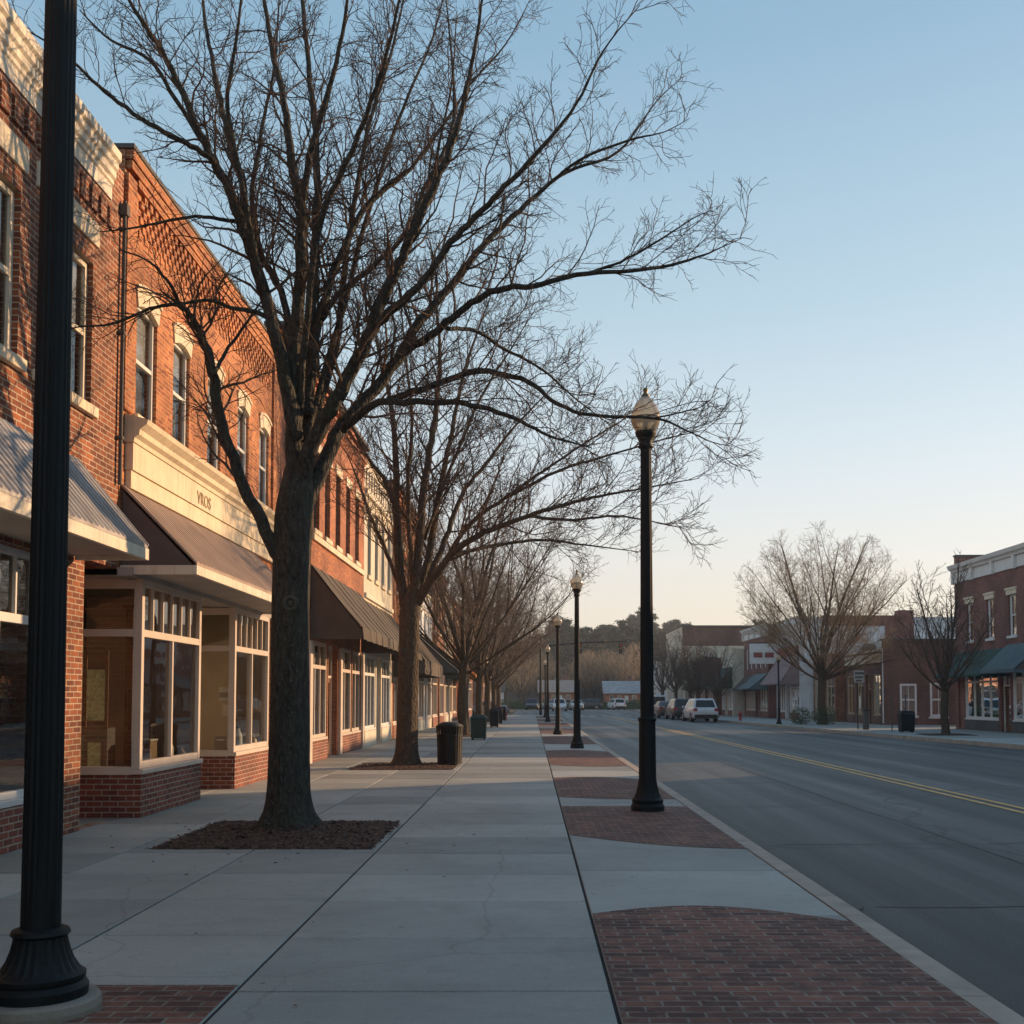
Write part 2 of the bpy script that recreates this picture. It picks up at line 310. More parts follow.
M['globe'] = globe_mat()
def leaf_mat(name, a, b2):
    m, nt, b = newmat(name)
    g = nd(nt, 'ShaderNodeNewGeometry')
    L(nt, ramp(nt, g.outputs['Random Per Island'], [(0, a), (1, b2)]), b.inputs['Base Color']); b.inputs['Roughness'].default_value = 0.8
    return m
M['pine'] = leaf_mat('pine needles', (0.020, 0.042, 0.024), (0.065, 0.10, 0.05))
M['shrub'] = leaf_mat('shrub leaves', (0.03, 0.06, 0.02), (0.09, 0.14, 0.05))

# ------------------------------------------------------------------ mesh helpers
class MB:
    def __init__(s): s.v = []; s.f = []
    def quad(s, a, b, c, d):
        i = len(s.v); s.v += [tuple(a), tuple(b), tuple(c), tuple(d)]; s.f.append((i, i+1, i+2, i+3))
    def poly(s, pts):
        i = len(s.v); s.v += [tuple(p) for p in pts]; s.f.append(tuple(range(i, i+len(pts))))
    def hexa(s, p):   # 8 points: bottom ring 0-3, top ring 4-7
        i = len(s.v); s.v += [tuple(q) for q in p]
        for f in ((3, 2, 1, 0), (4, 5, 6, 7), (0, 1, 5, 4), (1, 2, 6, 5), (2, 3, 7, 6), (3, 0, 4, 7)): s.f.append(tuple(i+k for k in f))
    def box(s, x0, x1, y0, y1, z0, z1):
        s.hexa([(x0, y0, z0), (x1, y0, z0), (x1, y1, z0), (x0, y1, z0), (x0, y0, z1), (x1, y0, z1), (x1, y1, z1), (x0, y1, z1)])
    def prism(s, ring0, ring1):
        i = len(s.v); n = len(ring0); s.v += [tuple(p) for p in ring0] + [tuple(p) for p in ring1]
        s.f.append(tuple(i+k for k in range(n-1, -1, -1))); s.f.append(tuple(i+n+k for k in range(n)))
        for k in range(n): s.f.append((i+k, i+(k+1) % n, i+n+(k+1) % n, i+n+k))
    def tube(s, pts, rad, n=6, cap=True):
        pts = [Vector(q) for q in pts]; i0 = len(s.v); m = len(pts); ref = None
        for k in range(m):
            t = (pts[min(k+1, m-1)] - pts[max(k-1, 0)])
            if t.length < 1e-9: t = Vector((0, 0, 1))
            t.normalize()
            if ref is None:
                ref = Vector((1, 0, 0)) if abs(t.x) < 0.8 else Vector((0, 1, 0))
            a = (ref - t*ref.dot(t)); a.normalize(); ref = a; b = t.cross(a)
            r = rad[k]
            for j in range(n):
                an = 2*math.pi*j/n; q = pts[k] + a*(r*math.cos(an)) + b*(r*math.sin(an)); s.v.append((q.x, q.y, q.z))
        for k in range(m-1):
            for j in range(n):
                a = i0+k*n+j; b = i0+k*n+(j+1) % n; s.f.append((a, b, b+n, a+n))
        if cap:
            s.f.append(tuple(i0+j for j in range(n-1, -1, -1))); s.f.append(tuple(i0+(m-1)*n+j for j in range(n)))
    def lathe(s, prof, n=24, c=(0, 0, 0), flute=None):
        i0 = len(s.v)
        for (r, z) in prof:
            for j in range(n):
                an = 2*math.pi*j/n; rr = r
                if flute and flute[1] <= z <= flute[2]: rr = r*(1 - flute[0]*(j % 2))
                s.v.append((c[0]+rr*math.cos(an), c[1]+rr*math.sin(an), c[2]+z))
        for k in range(len(prof)-1):
            for j in range(n):
                a = i0+k*n+j; b = i0+k*n+(j+1) % n; s.f.append((a, b, b+n, a+n))
        s.f.append(tuple(i0+j for j in range(n-1, -1, -1))); s.f.append(tuple(i0+(len(prof)-1)*n+j for j in range(n)))
    def build(s, name, mat, parent=None, smooth=False, bevel=0, label=None):
        off = Vector(parent['o']) if parent is not None and 'o' in parent else Vector((0, 0, 0))
        me = bpy.data.meshes.new(name)
        vs = s.v if off.length == 0 else [(x-off.x, y-off.y, z-off.z) for x, y, z in s.v]
        me.from_pydata(vs, [], s.f); me.materials.append(M[mat] if isinstance(mat, str) else mat)
        if smooth: me.polygons.foreach_set('use_smooth', [True]*len(me.polygons))
        me.update()
        o = bpy.data.objects.new(name, me); C.objects.link(o)
        if parent is not None: o.parent = parent; o['o'] = tuple(off)
        if bevel:
            md = o.modifiers.new('bevel', 'BEVEL'); md.width = bevel; md.segments = 2; md.limit_method = 'ANGLE'
        if label: o['label'] = label
        return o

def thing(name, label, cat, loc=(0, 0, 0), group=None, rz=0):
    o = bpy.data.objects.new(name, None); C.objects.link(o); o.location = loc; o.rotation_euler = (0, 0, rz)
    o.empty_display_size = 0.3
    o['label'] = label; o['category'] = cat
    if group: o['group'] = group
    o['o'] = (0.0, 0.0, 0.0)
    return o
def wthing(name, label, cat, loc, group=None):      # children are given in world coordinates
    o = thing(name, label, cat, loc, group); o['o'] = tuple(float(q) for q in loc); return o
def tag(o, label, cat, group=None):
    o['label'] = label; o['category'] = cat
    if group: o['group'] = group
    return o
def dup(src, loc, rz=0, label=None, scale=1.0, group=None):
    def cp(o, par):
        c = o.copy(); C.objects.link(c)
        if par is not None: c.parent = par
        for ch in list(o.children): cp(ch, c)
        return c
    c = cp(src, None); c.location = loc; c.rotation_euler = (0, 0, rz)
    c.scale = (scale, scale, scale) if isinstance(scale, (int, float)) else scale
    if label: c['label'] = label
    if group: c['group'] = group
    return c
def struct(name, mb, mat, **kw):
    o = mb.build(name, mat, **kw); o['kind'] = 'structure'; return o

class F:      # a wall plane: origin, direction along the wall, outward normal
    def __init__(s, O, U, N): s.O = Vector(O); s.U = Vector(U); s.N = Vector(N)
    def p(s, u, z, d=0): return s.O + s.U*u + s.N*d + Vector((0, 0, z))
    def box(s, mb, u0, u1, z0, z1, d0, d1):
        mb.hexa([s.p(u0, z0, d0), s.p(u1, z0, d0), s.p(u1, z0, d1), s.p(u0, z0, d1), s.p(u0, z1, d0), s.p(u1, z1, d0), s.p(u1, z1, d1), s.p(u0, z1, d1)])
    def rect(s, mb, u0, u1, z0, z1, d): mb.quad(s.p(u0, z0, d), s.p(u1, z0, d), s.p(u1, z1, d), s.p(u0, z1, d))
    def wall(s, mb, u0, u1, z0, z1, holes, depth=0.2, d=0):
        us = sorted({u0, u1} | {h[0] for h in holes} | {h[1] for h in holes}); zs = sorted({z0, z1} | {h[2] for h in holes} | {h[3] for h in holes})
        us = [u for u in us if u0 <= u <= u1]; zs = [z for z in zs if z0 <= z <= z1]
        for i in range(len(us)-1):
            for j in range(len(zs)-1):
                cu = (us[i]+us[i+1])/2; cz = (zs[j]+zs[j+1])/2
                if any(h[0] < cu < h[1] and h[2] < cz < h[3] for h in holes): continue
                s.rect(mb, us[i], us[i+1], zs[j], zs[j+1], d)
        for (a, b, c, e) in holes:
            D = d-depth
            mb.quad(s.p(a, c, d), s.p(a, e, d), s.p(a, e, D), s.p(a, c, D))
            if b < u1-0.001: mb.quad(s.p(b, c, d), s.p(b, c, D), s.p(b, e, D), s.p(b, e, d))
            mb.quad(s.p(a, e, d), s.p(b, e, d), s.p(b, e, D), s.p(a, e, D)); mb.quad(s.p(a, c, d), s.p(a, c, D), s.p(b, c, D), s.p(b, c, d))
    def extrude(s, mb, prof, u0, u1):   # prof: list of (d, z)
        mb.prism([s.p(u0, z, d) for d, z in prof], [s.p(u1, z, d) for d, z in prof])

def sash(fr, t, u0, u1, z0, z1, mat='white', depth=0.2, mull=0, blind=0.5, sill='stone', hood=None, hoodmat='stone', fw=0.055, glass='glass_dark', back=True, blindmat='blind'):
    mb = MB(); D = -depth
    fr.box(mb, u0, u0+fw, z0, z1, D, D+0.05); fr.box(mb, u1-fw, u1, z0, z1, D, D+0.05)
    fr.box(mb, u0+fw, u1-fw, z0, z0+fw, D, D+0.05); fr.box(mb, u0+fw, u1-fw, z1-fw, z1, D, D+0.05)
    zm = z0+(z1-z0)*0.5; fr.box(mb, u0+fw, u1-fw, zm-fw*0.45, zm+fw*0.45, D, D+0.045)
    for k in range(mull):
        um = u0+(u1-u0)*(k+1)/(mull+1); fr.box(mb, um-0.018, um+0.018, z0+fw, z1-fw, D+0.002, D+0.04)
    w_ = mb.build('window', mat, t)
    g = MB(); fr.rect(g, u0+fw, u1-fw, z0+fw, z1-fw, D+0.015); g.build('glass', glass, w_)
    if blind > 0:
        cu_ = MB(); fr.rect(cu_, u0+0.01, u1-0.01, z0+0.01, z1-0.01, D-0.07); cu_.build('curtain', 'curtain', w_)
        bl = MB(); fr.rect(bl, u0+fw*0.5, u1-fw*0.5, z1-(z1-z0)*blind, z1-0.02, D-0.04); bl.build('blind', blindmat, w_)
    if back:
        bk = MB(); fr.rect(bk, u0-0.3, u1+0.3, z0-0.3, z1+0.3, D-0.9); bk.build('room', 'floor', w_)
    if sill:
        sb = MB(); fr.box(sb, u0-0.09, u1+0.09, z0-0.13, z0-0.003, D+0.01, 0.07); sb.build('sill', sill, w_, bevel=0.008)
    if hood == 'flat':
        h = MB(); fr.box(h, u0-0.12, u1+0.12, z1+0.004, z1+0.26, -0.05, 0.04); h.build('lintel', hoodmat, w_, bevel=0.008)
    if hood == 'high':
        h = MB(); fr.box(h, u0-0.10, u1+0.12, z1+0.24, z1+0.52, -0.05, 0.03); h.build('lintel', hoodmat, w_, bevel=0.008)
    if hood == 'cap':
        h = MB(); fr.box(h, u0-0.12, u1+0.12, z1+0.004, z1+0.22, -0.05, 0.05); fr.box(h, u0-0.17, u1+0.17, z1+0.223, z1+0.33, -0.05, 0.09); h.build('lintel', hoodmat, w_, bevel=0.008)
    if hood == 'arch':
        h = MB(); uc = (u0+u1)/2; W = (u1-u0)/2; n = 10
        def prof(ww, base, rise, k): 
            a = -1+2*k/n; return (uc+ww*a, base+rise*(1-a*a))
        for k in range(n):
            i0 = prof(W, z1-0.09, 0.09, k); i1 = prof(W, z1-0.09, 0.09, k+1)
            o0 = prof(W+0.07, z1+0.20, 0.09, k); o1 = prof(W+0.07, z1+0.20, 0.09, k+1)
            h.hexa([fr.p(*i0, -0.06), fr.p(*i1, -0.06), fr.p(*i1, 0.025), fr.p(*i0, 0.025), fr.p(*o0, -0.06), fr.p(*o1, -0.06), fr.p(*o1, 0.025), fr.p(*o0, 0.025)])
        for k in range(n):      # projecting drip mould
            o0 = prof(W+0.08, z1+0.203, 0.09, k); o1 = prof(W+0.08, z1+0.203, 0.09, k+1)
            h.hexa([fr.p(o0[0], o0[1]-0.05, 0.027), fr.p(o1[0], o1[1]-0.05, 0.027), fr.p(o1[0], o1[1]-0.05, 0.05), fr.p(o0[0], o0[1]-0.05, 0.05), fr.p(*o0, 0.027), fr.p(*o1, 0.027), fr.p(*o1, 0.05), fr.p(*o0, 0.05)])
        h.build('lintel', hoodmat, w_)
        # arch brick infill behind the hood's curve is the glazing head board
    return w_

def shopwin(fr, t, u0, u1, z0, z1, d=0.0, mat='frame', transom=None, mull=1, tmull=5, fw=0.09, label=None, name='shop_window', sillmat=None):
    mb = MB(); fd = 0.11
    fr.box(mb, u0, u0+fw, z0, z1, d-fd, d); fr.box(mb, u1-fw, u1, z0, z1, d-fd, d)
    fr.box(mb, u0+fw, u1-fw, z0, z0+fw, d-fd, d-0.004); fr.box(mb, u0+fw, u1-fw, z1-fw, z1, d-fd, d-0.004)
    top = z1-fw
    if transom:
        fr.box(mb, u0+fw, u1-fw, transom-0.05, transom+0.05, d-fd, d-0.002); top = transom-0.05
        for k in range(tmull):
            um = u0+fw+(u1-u0-2*fw)*(k+1)/(tmull+1); fr.box(mb, um-0.018, um+0.018, transom+0.05, z1-fw, d-fd+0.02, d-0.02)
    for k in range(mull):
        um = u0+fw+(u1-u0-2*fw)*(k+1)/(mull+1); fr.box(mb, um-0.028, um+0.028, z0+fw, top, d-fd+0.01, d-0.01)
    fr.box(mb, u0-0.02, u1+0.02, z0-0.07, z0-0.002, d-fd, d+0.05)
    w_ = mb.build(name, mat, t, bevel=0.006)
    g = MB(); fr.rect(g, u0+fw, u1-fw, z0+fw, z1-fw, d-fd*0.55); g.build('glass', 'glass', w_)
    return w_

def door(fr, t, u0, u1, z1, d, mat='frame', leafmat='wood'):
    mb = MB(); fr.box(mb, u0, u0+0.09, 0, z1, d-0.1, d); fr.box(mb, u1-0.09, u1, 0, z1, d-0.1, d); fr.box(mb, u0+0.09, u1-0.09, z1-0.09, z1, d-0.1, d)
    zt = min(2.15, z1-0.1); a, b = u0+0.1, u1-0.1
    fr.box(mb, u0+0.09, u1-0.09, zt, zt+0.07, d-0.1, d-0.01)
    o = mb.build('door', mat, t)
    l = MB(); fr.box(l, a, b, 0.02, 0.35, d-0.08, d-0.03); fr.box(l, a, a+0.11, 0.35, zt-0.12, d-0.08, d-0.03); fr.box(l, b-0.11, b, 0.35, zt-0.12, d-0.08, d-0.03); fr.box(l, a, b, zt-0.12, zt-0.01, d-0.08, d-0.03)
    l.build('door_leaf', leafmat, o)
    g = MB(); fr.rect(g, a+0.1, b-0.1, 0.34, zt-0.1, d-0.055); fr.rect(g, a, b, zt+0.07, z1-0.09, d-0.055); g.build('glass', 'glass', o)
    h = MB(); h.tube([fr.p(a+0.07, 0.95, d+0.02), fr.p(a+0.07, 1.25, d+0.02)], [0.012, 0.012], 6); h.build('handle', 'brass', o)
    return o

def body(fr, t, Ln, h, mat, holes, dep=12.0, open_top=0.0, side=None, reveal=0.2, wz0=0.0, left=True, right=True, openright=0.0):
    "one building's walls, roof, floor between the storeys and coping"
    mb = MB(); e = 0.006
    fr.wall(mb, e, Ln-e, wz0, h, holes, reveal)
    if left: mb.quad(fr.p(e, 0, 0 if wz0 == 0 else -1.6), fr.p(e, h, 0 if wz0 == 0 else -1.6), fr.p(e, h, -dep), fr.p(e, 0, -dep))
    if left and wz0 > 0: mb.quad(fr.p(e, wz0, 0), fr.p(e, h, 0), fr.p(e, h, -1.6), fr.p(e, wz0, -1.6))
    if openright: mb.quad(fr.p(Ln-e, openright, 0), fr.p(Ln-e, h, 0), fr.p(Ln-e, h, -1.6), fr.p(Ln-e, openright, -1.6))
    if right: mb.quad(fr.p(Ln-e, 0, 0 if wz0 == 0 and not openright else -1.6), fr.p(Ln-e, h, 0 if wz0 == 0 and not openright else -1.6), fr.p(Ln-e, h, -dep), fr.p(Ln-e, 0, -dep))
    if right and wz0 > 0: mb.quad(fr.p(Ln-e, wz0, 0), fr.p(Ln-e, h, 0), fr.p(Ln-e, h, -1.6), fr.p(Ln-e, wz0, -1.6))
    mb.quad(fr.p(e, 0, -dep), fr.p(Ln-e, 0, -dep), fr.p(Ln-e, h, -dep), fr.p(e, h, -dep))
    mb.quad(fr.p(e, h, -0.3), fr.p(Ln-e, h, -0.3), fr.p(Ln-e, h-0.5, -0.3), fr.p(e, h-0.5, -0.3))
    wl = mb.build('wall', mat, t)
    r = MB(); fr.rect  # roof set below the parapet
    r.quad(fr.p(e, h-0.5, -0.29), fr.p(Ln-e, h-0.5, -0.29), fr.p(Ln-e, h-0.5, -dep+0.01), fr.p(e, h-0.5, -dep+0.01)); r.build('roof', 'roof', t)
    return wl
def shoproom(fr, t, Ln, z=3.9, dep=4.5, mat='interior', d0=-0.25):
    mb = MB(); e = 0.02
    mb.quad(fr.p(e, 0.01, -dep), fr.p(Ln-e, 0.01, -dep), fr.p(Ln-e, z, -dep), fr.p(e, z, -dep))
    mb.quad(fr.p(e, z, d0), fr.p(Ln-e, z, d0), fr.p(Ln-e, z, -dep), fr.p(e, z, -dep))
    mb.quad(fr.p(e, 0.05, d0-0.05), fr.p(e, z, d0-0.05), fr.p(e, z, -dep), fr.p(e, 0.05, -dep)); mb.quad(fr.p(Ln-e, 0.05, d0-0.05), fr.p(Ln-e, z, d0-0.05), fr.p(Ln-e, z, -dep), fr.p(Ln-e, 0.05, -dep))
    o = mb.build('shop_room', mat, t)
    f = MB(); f.quad(fr.p(e, 0.02, d0), fr.p(Ln-e, 0.02, d0), fr.p(Ln-e, 0.02, -dep), fr.p(e, 0.02, -dep)); f.build('shop_floor', 'floor', t)
    return o

def ribbed_awning(fr, t, u0, u1, zt, zl, d1, mat, fascia='cream', fh=0.2, rib=0.15, d0=0.02, soffit=True, endmat='gable', label=None):
    "sloping sheet canopy with raised seams, a fascia and a flat soffit"
    a = MB(); th = 0.035
    a.hexa([fr.p(u0, zl, d1), fr.p(u1, zl, d1), fr.p(u1, zt, d0), fr.p(u0, zt, d0), fr.p(u0, zl+th, d1), fr.p(u1, zl+th, d1), fr.p(u1, zt+th, d0), fr.p(u0, zt+th, d0)])
    n = int((u1-u0)/rib)
    for k in range(n+1):
        u = u0+0.012+(u1-u0-0.024)*k/n; r = 0.014
        a.hexa([fr.p(u-r, zl+th, d1+0.012), fr.p(u+r, zl+th, d1+0.012), fr.p(u+r, zt+th, d0), fr.p(u-r, zt+th, d0), fr.p(u-r*0.5, zl+th+0.012, d1+0.012), fr.p(u+r*0.5, zl+th+0.012, d1+0.012), fr.p(u+r*0.5, zt+th+0.012, d0), fr.p(u-r*0.5, zt+th+0.012, d0)])
    o = a.build('awning', mat, t, label=label)
    fs = MB()
    fr.box(fs, u0-0.02, u1+0.02, zl-fh, zl-0.004, d1-0.05, d1+0.008)
    fr.box(fs, u0-0.02, u0+0.03, zl-fh, zl-0.006, d0, d1-0.05); fr.box(fs, u1-0.03, u1+0.02, zl-fh, zl-0.006, d0, d1-0.05)
    fs.build('fascia', fascia, o, bevel=0.005)
    for u in (u0+0.03, u1-0.03):
        e = MB(); e.prism([fr.p(u, zl+0.0, d0), fr.p(u, zt-0.05, d0), fr.p(u, zl+0.0, d1-0.06)], [fr.p(u+0.02, zl+0.0, d0), fr.p(u+0.02, zt-0.05, d0), fr.p(u+0.02, zl, d1-0.06)]); e.build('end_panel', endmat, o)
    if soffit:
        s = MB(); fr.box(s, u0+0.03, u1-0.03, zl-fh+0.05, zl-fh+0.07, d0-0.6, d1-0.05); s.build('soffit', 'soffit', o)
    return o
def canvas_awning(fr, t, u0, u1, zt, zl, d1, mat, val=0.3, d0=0.02, scallop=False, label=None, closed=True, seams=1.2):
    a = MB(); th = 0.02
    n = max(2, int((u1-u0)/0.2)); m = 6
    rows = []
    for i in range(n+1):
        u = u0+(u1-u0)*i/n; row = []
        for j in range(m+1):
            s = j/m; sag = -0.07*math.sin(math.pi*s)*(0.35+0.65*math.sin(math.pi*((u-u0) % seams)/seams))+0.012*math.sin(u*9.1+s*5)
            row.append(fr.p(u, zt+(zl-zt)*s+sag, d0+(d1-d0)*s))
        row.append(fr.p(u, zl-val-0.012*math.sin(u*6.0), d1+0.012+0.02*math.sin(u*11.0))); rows.append(row)
    i0 = len(a.v)
    for row in rows: a.v += [tuple(q) for q in row]
    K = m+2
    for i in range(n):
        for j in range(K-1):
            b = i0+i*K+j; a.f.append((b, b+1, b+K+1, b+K))
    o = a.build('awning', mat, t, label=label)
    md = o.modifiers.new('thick', 'SOLIDIFY'); md.thickness = 0.012
    if closed:
        for u in (u0+0.01, u1-0.01):
            e = MB(); e.poly([fr.p(u, zl-val, d0), fr.p(u, zt-0.02, d0), fr.p(u, zl-0.03, d1-0.01), fr.p(u, zl-val, d1-0.005)]); e.build('side_panel', 'black_fabric' if mat == 'black_fabric' else mat, o)
    k = u0+seams
    while k < u1-0.1:
        sm_ = MB(); sm_.tube([fr.p(k, zt+(zl-zt)*q-0.07*math.sin(math.pi*q)*0.35+0.012, d0+(d1-d0)*q) for q in (0, 0.2, 0.4, 0.6, 0.8, 1.0)]+[fr.p(k, zl-val, d1+0.02)], [0.011]*7, 5); k += seams; sm_.build('seam', mat, o)
    fb = MB()
    fb.tube([fr.p(u0, zl-0.05, d1-0.03), fr.p(u1, zl-0.05, d1-0.03)], [0.015]*2, 6)
    k = u0
    while k <= u1+0.01:
        fb.tube([fr.p(k, zt-0.06, d0), fr.p(k, zl-0.05, d1-0.03)], [0.012]*2, 5); k += seams
    fb.build('awning_frame', 'black', o)
    return o
# ================================================================== THE SETTING
FX = -5.45                       # building line on the near side
KX = 2.30                        # inner edge of the near kerb
def kfar(y):                     # far kerb line
    pts = [(-60, 24), (0, 20.5), (20, 18.4), (37, 16.8), (50, 15.6), (65, 14.6), (84, 13.6), (104, 13.1)]
    if y <= pts[0][0]: return pts[0][1]
    for (a, b), (c, d) in zip(pts, pts[1:]):
        if y <= c: return b+(d-b)*(y-a)/(c-a)
    return pts[-1][1]
END = 104.0                      # where the side street crosses

g = MB(); g.quad((-900, -300, -0.20), (900, -300, -0.20), (900, 1500, -0.20), (-900, 1500, -0.20)); struct('ground', g, 'ground')
rd = MB()
NX = 16
ys = [-60+4*i for i in range(42)]      # -60..104
def road_z(x, x0, x1): 
    s = (x-x0)/(x1-x0); return -0.15+0.10*math.sin(math.pi*s)
cols = []
for y in ys:
    x0, x1 = KX+0.2, kfar(y)-0.05; cols.append([(x0+(x1-x0)*k/NX, y, road_z(x0+(x1-x0)*k/NX, x0, x1)) for k in range(NX+1)])
i0 = len(rd.v)
for c_ in cols: rd.v += c_
for i in range(len(ys)-1):
    for k in range(NX):
        a = i*(NX+1)+k; rd.f.append((a, a+1, a+NX+2, a+NX+1))
road = struct('road', rd, 'asphalt', smooth=True)
sr = MB(); sr.quad((-60, END, -0.146), (13.1, END, -0.146), (13.1, END+13, -0.146), (-60, END+13, -0.146)); sr.quad((-2, END+13, -0.146), (14, END+13, -0.146), (14, 175, -0.146), (-2, 175, -0.146))
struct('side_street', sr, 'asphalt')
lot = MB(); lot.quad((14.2, 130, -0.14), (60, 130, -0.14), (60, 165, -0.14), (14.2, 165, -0.14)); struct('parking_lot', lot, 'asphalt')

def yz(x, y): return road_z(x, KX+0.2, kfar(y)-0.05)
ym = MB()
for cx in (7.17, 7.43):
    yy = -20.0
    while yy < 98:
        a, b = cx-0.055, cx+0.055; sh = -0.0*(yy); y2 = min(98, yy+2)
        def sx(q): return -max(0, q-30)*0.006
        ym.quad((a+sx(yy), yy, yz(a, yy)+0.006), (b+sx(yy), yy, yz(b, yy)+0.006), (b+sx(y2), y2, yz(b, y2)+0.006), (a+sx(y2), y2, yz(a, y2)+0.006)); yy += 2
struct('road_marking', ym, 'yellow')
wm = MB()
for k in range(9): wm.quad((3.2+k*1.1, 99.5, yz(3.2+k*1.1, 99)+0.012), (3.7+k*1.1, 99.5, yz(3.7+k*1.1, 99)+0.012), (3.7+k*1.1, 102.5, yz(3.7+k*1.1, 102)+0.012), (3.2+k*1.1, 102.5, yz(3.2+k*1.1, 102)+0.012))
for (ya, yb) in ((60, 66), (70, 76), (80, 86), (50, 55.5)): wm.quad((kfar(ya)-2.5, ya, yz(kfar(ya)-2.5, ya)+0.008), (kfar(ya)-2.38, ya, yz(kfar(ya)-2.4, ya)+0.008), (kfar(yb)-2.38, yb, yz(kfar(yb)-2.4, yb)+0.008), (kfar(yb)-2.5, yb, yz(kfar(yb)-2.5, yb)+0.008))
struct('crosswalk', wm, 'mark')

M['tar'] = rough_mat('tar seam', (0.010, 0.010, 0.011), 0.55, 0.4, 4)
M['patch'] = rough_mat('asphalt patch', (0.030, 0.030, 0.031), 0.8, 0.4, 3, bscale=140, bstr=0.8)
tr_ = random.Random(9); tb_ = MB()
def strip(pts, w_, lift=0.004):
    for (ax, ay), (bx_, by) in zip(pts, pts[1:]):
        d = Vector((bx_-ax, by-ay, 0)).normalized(); n = Vector((-d.y, d.x, 0))*w_
        tb_.quad((ax-n.x, ay-n.y, yz(ax-n.x, ay-n.y)+lift), (ax+n.x, ay+n.y, yz(ax+n.x, ay+n.y)+lift), (bx_+n.x, by+n.y, yz(bx_+n.x, by+n.y)+lift), (bx_-n.x, by-n.y, yz(bx_-n.x, by-n.y)+lift))
for yy in (9.3, 13.1, 17.6, 22.4, 27.5, 34, 41, 50, 61, 73):
    x = 2.7+tr_.random()*0.4; q = [(x, yy)]; xe = tr_.choice([5.4, 7.0, 9.5, 12.0])
    while x < xe: x += tr_.uniform(0.25, 0.6); q.append((x, q[-1][1]+tr_.uniform(-0.12, 0.12)))
    strip(q, tr_.uniform(0.010, 0.022))
for x0_ in (5.05, 9.9): 
    q = [(x0_+tr_.uniform(-0.03, 0.03), 4+k*0.9) for k in range(95)]; strip(q, 0.013, 0.0045)
struct('road_seams', tb_, 'tar')
# near pavement: slabs with open joints over a dirt bed
bed = MB(); bed.box(-9.5, KX, -12, END, -0.25, -0.016); struct('pavement_bed', bed, 'bed')
rs = random.Random(5)
sl = MB()
def slab(x0, x1, y0, y1, gap=0.007):
    h = 0.009; z = rs.uniform(-0.0015, 0.0015); x0 += gap; x1 -= gap; y0 += gap; y1 -= gap
    zz = [z+rs.uniform(-0.001, 0.001) for _ in range(4)]
    sl.hexa([(x0, y0, -0.015), (x1, y0, -0.015), (x1, y1, -0.015), (x0, y1, -0.015), (x0, y0, zz[0]-0.006), (x1, y0, zz[1]-0.006), (x1, y1, zz[2]-0.006), (x0, y1, zz[3]-0.006)])
    i = len(sl.v); sl.v += [(x0+h, y0+h, zz[0]), (x1-h, y0+h, zz[1]), (x1-h, y1-h, zz[2]), (x0+h, y1-h, zz[3])]
    sl.f.append((i, i+1, i+2, i+3)); b = i-4
    sl.f.pop(-6)          # top face of the box is replaced by the eased one
    for k in range(4): sl.f.append((b+k, b+(k+1) % 4, i+(k+1) % 4, i+k))
yj = []
y = 6.1-1.33*12
while y < END: yj.append(y); y += 1.33
for a, b in zip(yj, yj[1:]+[END]):
    slab(-1.62, 0.44, a, b, 0.012)
yl = [6.22+1.31*k for k in range(-12, 90) if 6.22+1.31*k < END]
for a, b in zip(yl, yl[1:]+[END]):
    for x0, x1 in ((-8.2, -6.6), (-6.6, -5.5), (-5.5, -4.24), (-4.24, -2.93), (-2.93, -1.62)): slab(x0, x1, a, b, 0.010)
cj = [-8, -4, 2.0, 8.2, 10.3, 14.0, 16.9, 20, 24.4, 28, 32, 36, 38, 42, 46, 50, 54, 58, 62, 66, 70, 74, 78, 82, 86, 90, 94, 98, END]
for a, b in zip(cj, cj[1:]): slab(0.44, KX, a, b, 0.010)
struct('pavement', sl, 'concrete')

# brick panels between the walk and the kerb
def arcpanel(y0l, y0r, b0, y1l, y1r, b1, xa=0.455, xb=KX-0.006, z=0.0045, n=18):
    mb = MB(); top = []; bot = []
    for k in range(n+1):
        s = k/n; x = xa+(xb-xa)*s; bot.append((x, y0l+(y0r-y0l)*s+b0*math.sin(math.pi*s), z)); top.append((x, y1l+(y1r-y1l)*s+b1*math.sin(math.pi*s), z))
    for k in range(n): mb.quad(bot[k], bot[k+1], top[k+1], top[k])
    return mb
pan = [(3.2, 3.4, 0, 8.25, 7.95, 0.45), (12.95, 11.75, -0.25, 16.35, 16.3, 0.05), (17.9, 17.5, -0.2, 22.2, 21.6, 0.5), (26.4, 26.0, -0.4, 33.6, 33.0, 0.6), (38.6, 38.2, -0.3, 46, 45.5, 0.5), (50, 50, -0.3, 58, 57.6, 0.5), (62, 62, -0.3, 71, 70.6, 0.4), (75, 75, -0.3, 84, 84, 0.3), (88, 88, -0.3, 97, 97, 0.3)]
for q in pan:
    struct('brick_paving', arcpanel(*q), 'paver')
q = MB(); q.quad((-4.23, 2.5, 0.0045), (-1.632, 2.5, 0.0045), (-1.632, 6.215, 0.0045), (-4.23, 6.215, 0.0045)); struct('brick_paving', q, 'paver')

kb = MB(); yy = -12.0
while yy < END:
    y2 = min(END, yy+3.0); x0, x1 = KX+0.004, KX+0.20
    kb.prism([(x0, yy+0.006, -0.24), (x1+0.02, yy+0.006, -0.24), (x1, yy+0.006, -0.03), (x1-0.03, yy+0.006, 0.0), (x0, yy+0.006, 0.0)], [(x0, y2-0.006, -0.24), (x1+0.02, y2-0.006, -0.24), (x1, y2-0.006, -0.03), (x1-0.03, y2-0.006, 0.0), (x0, y2-0.006, 0.0)]); yy = y2
struct('kerb', kb, 'kerb')

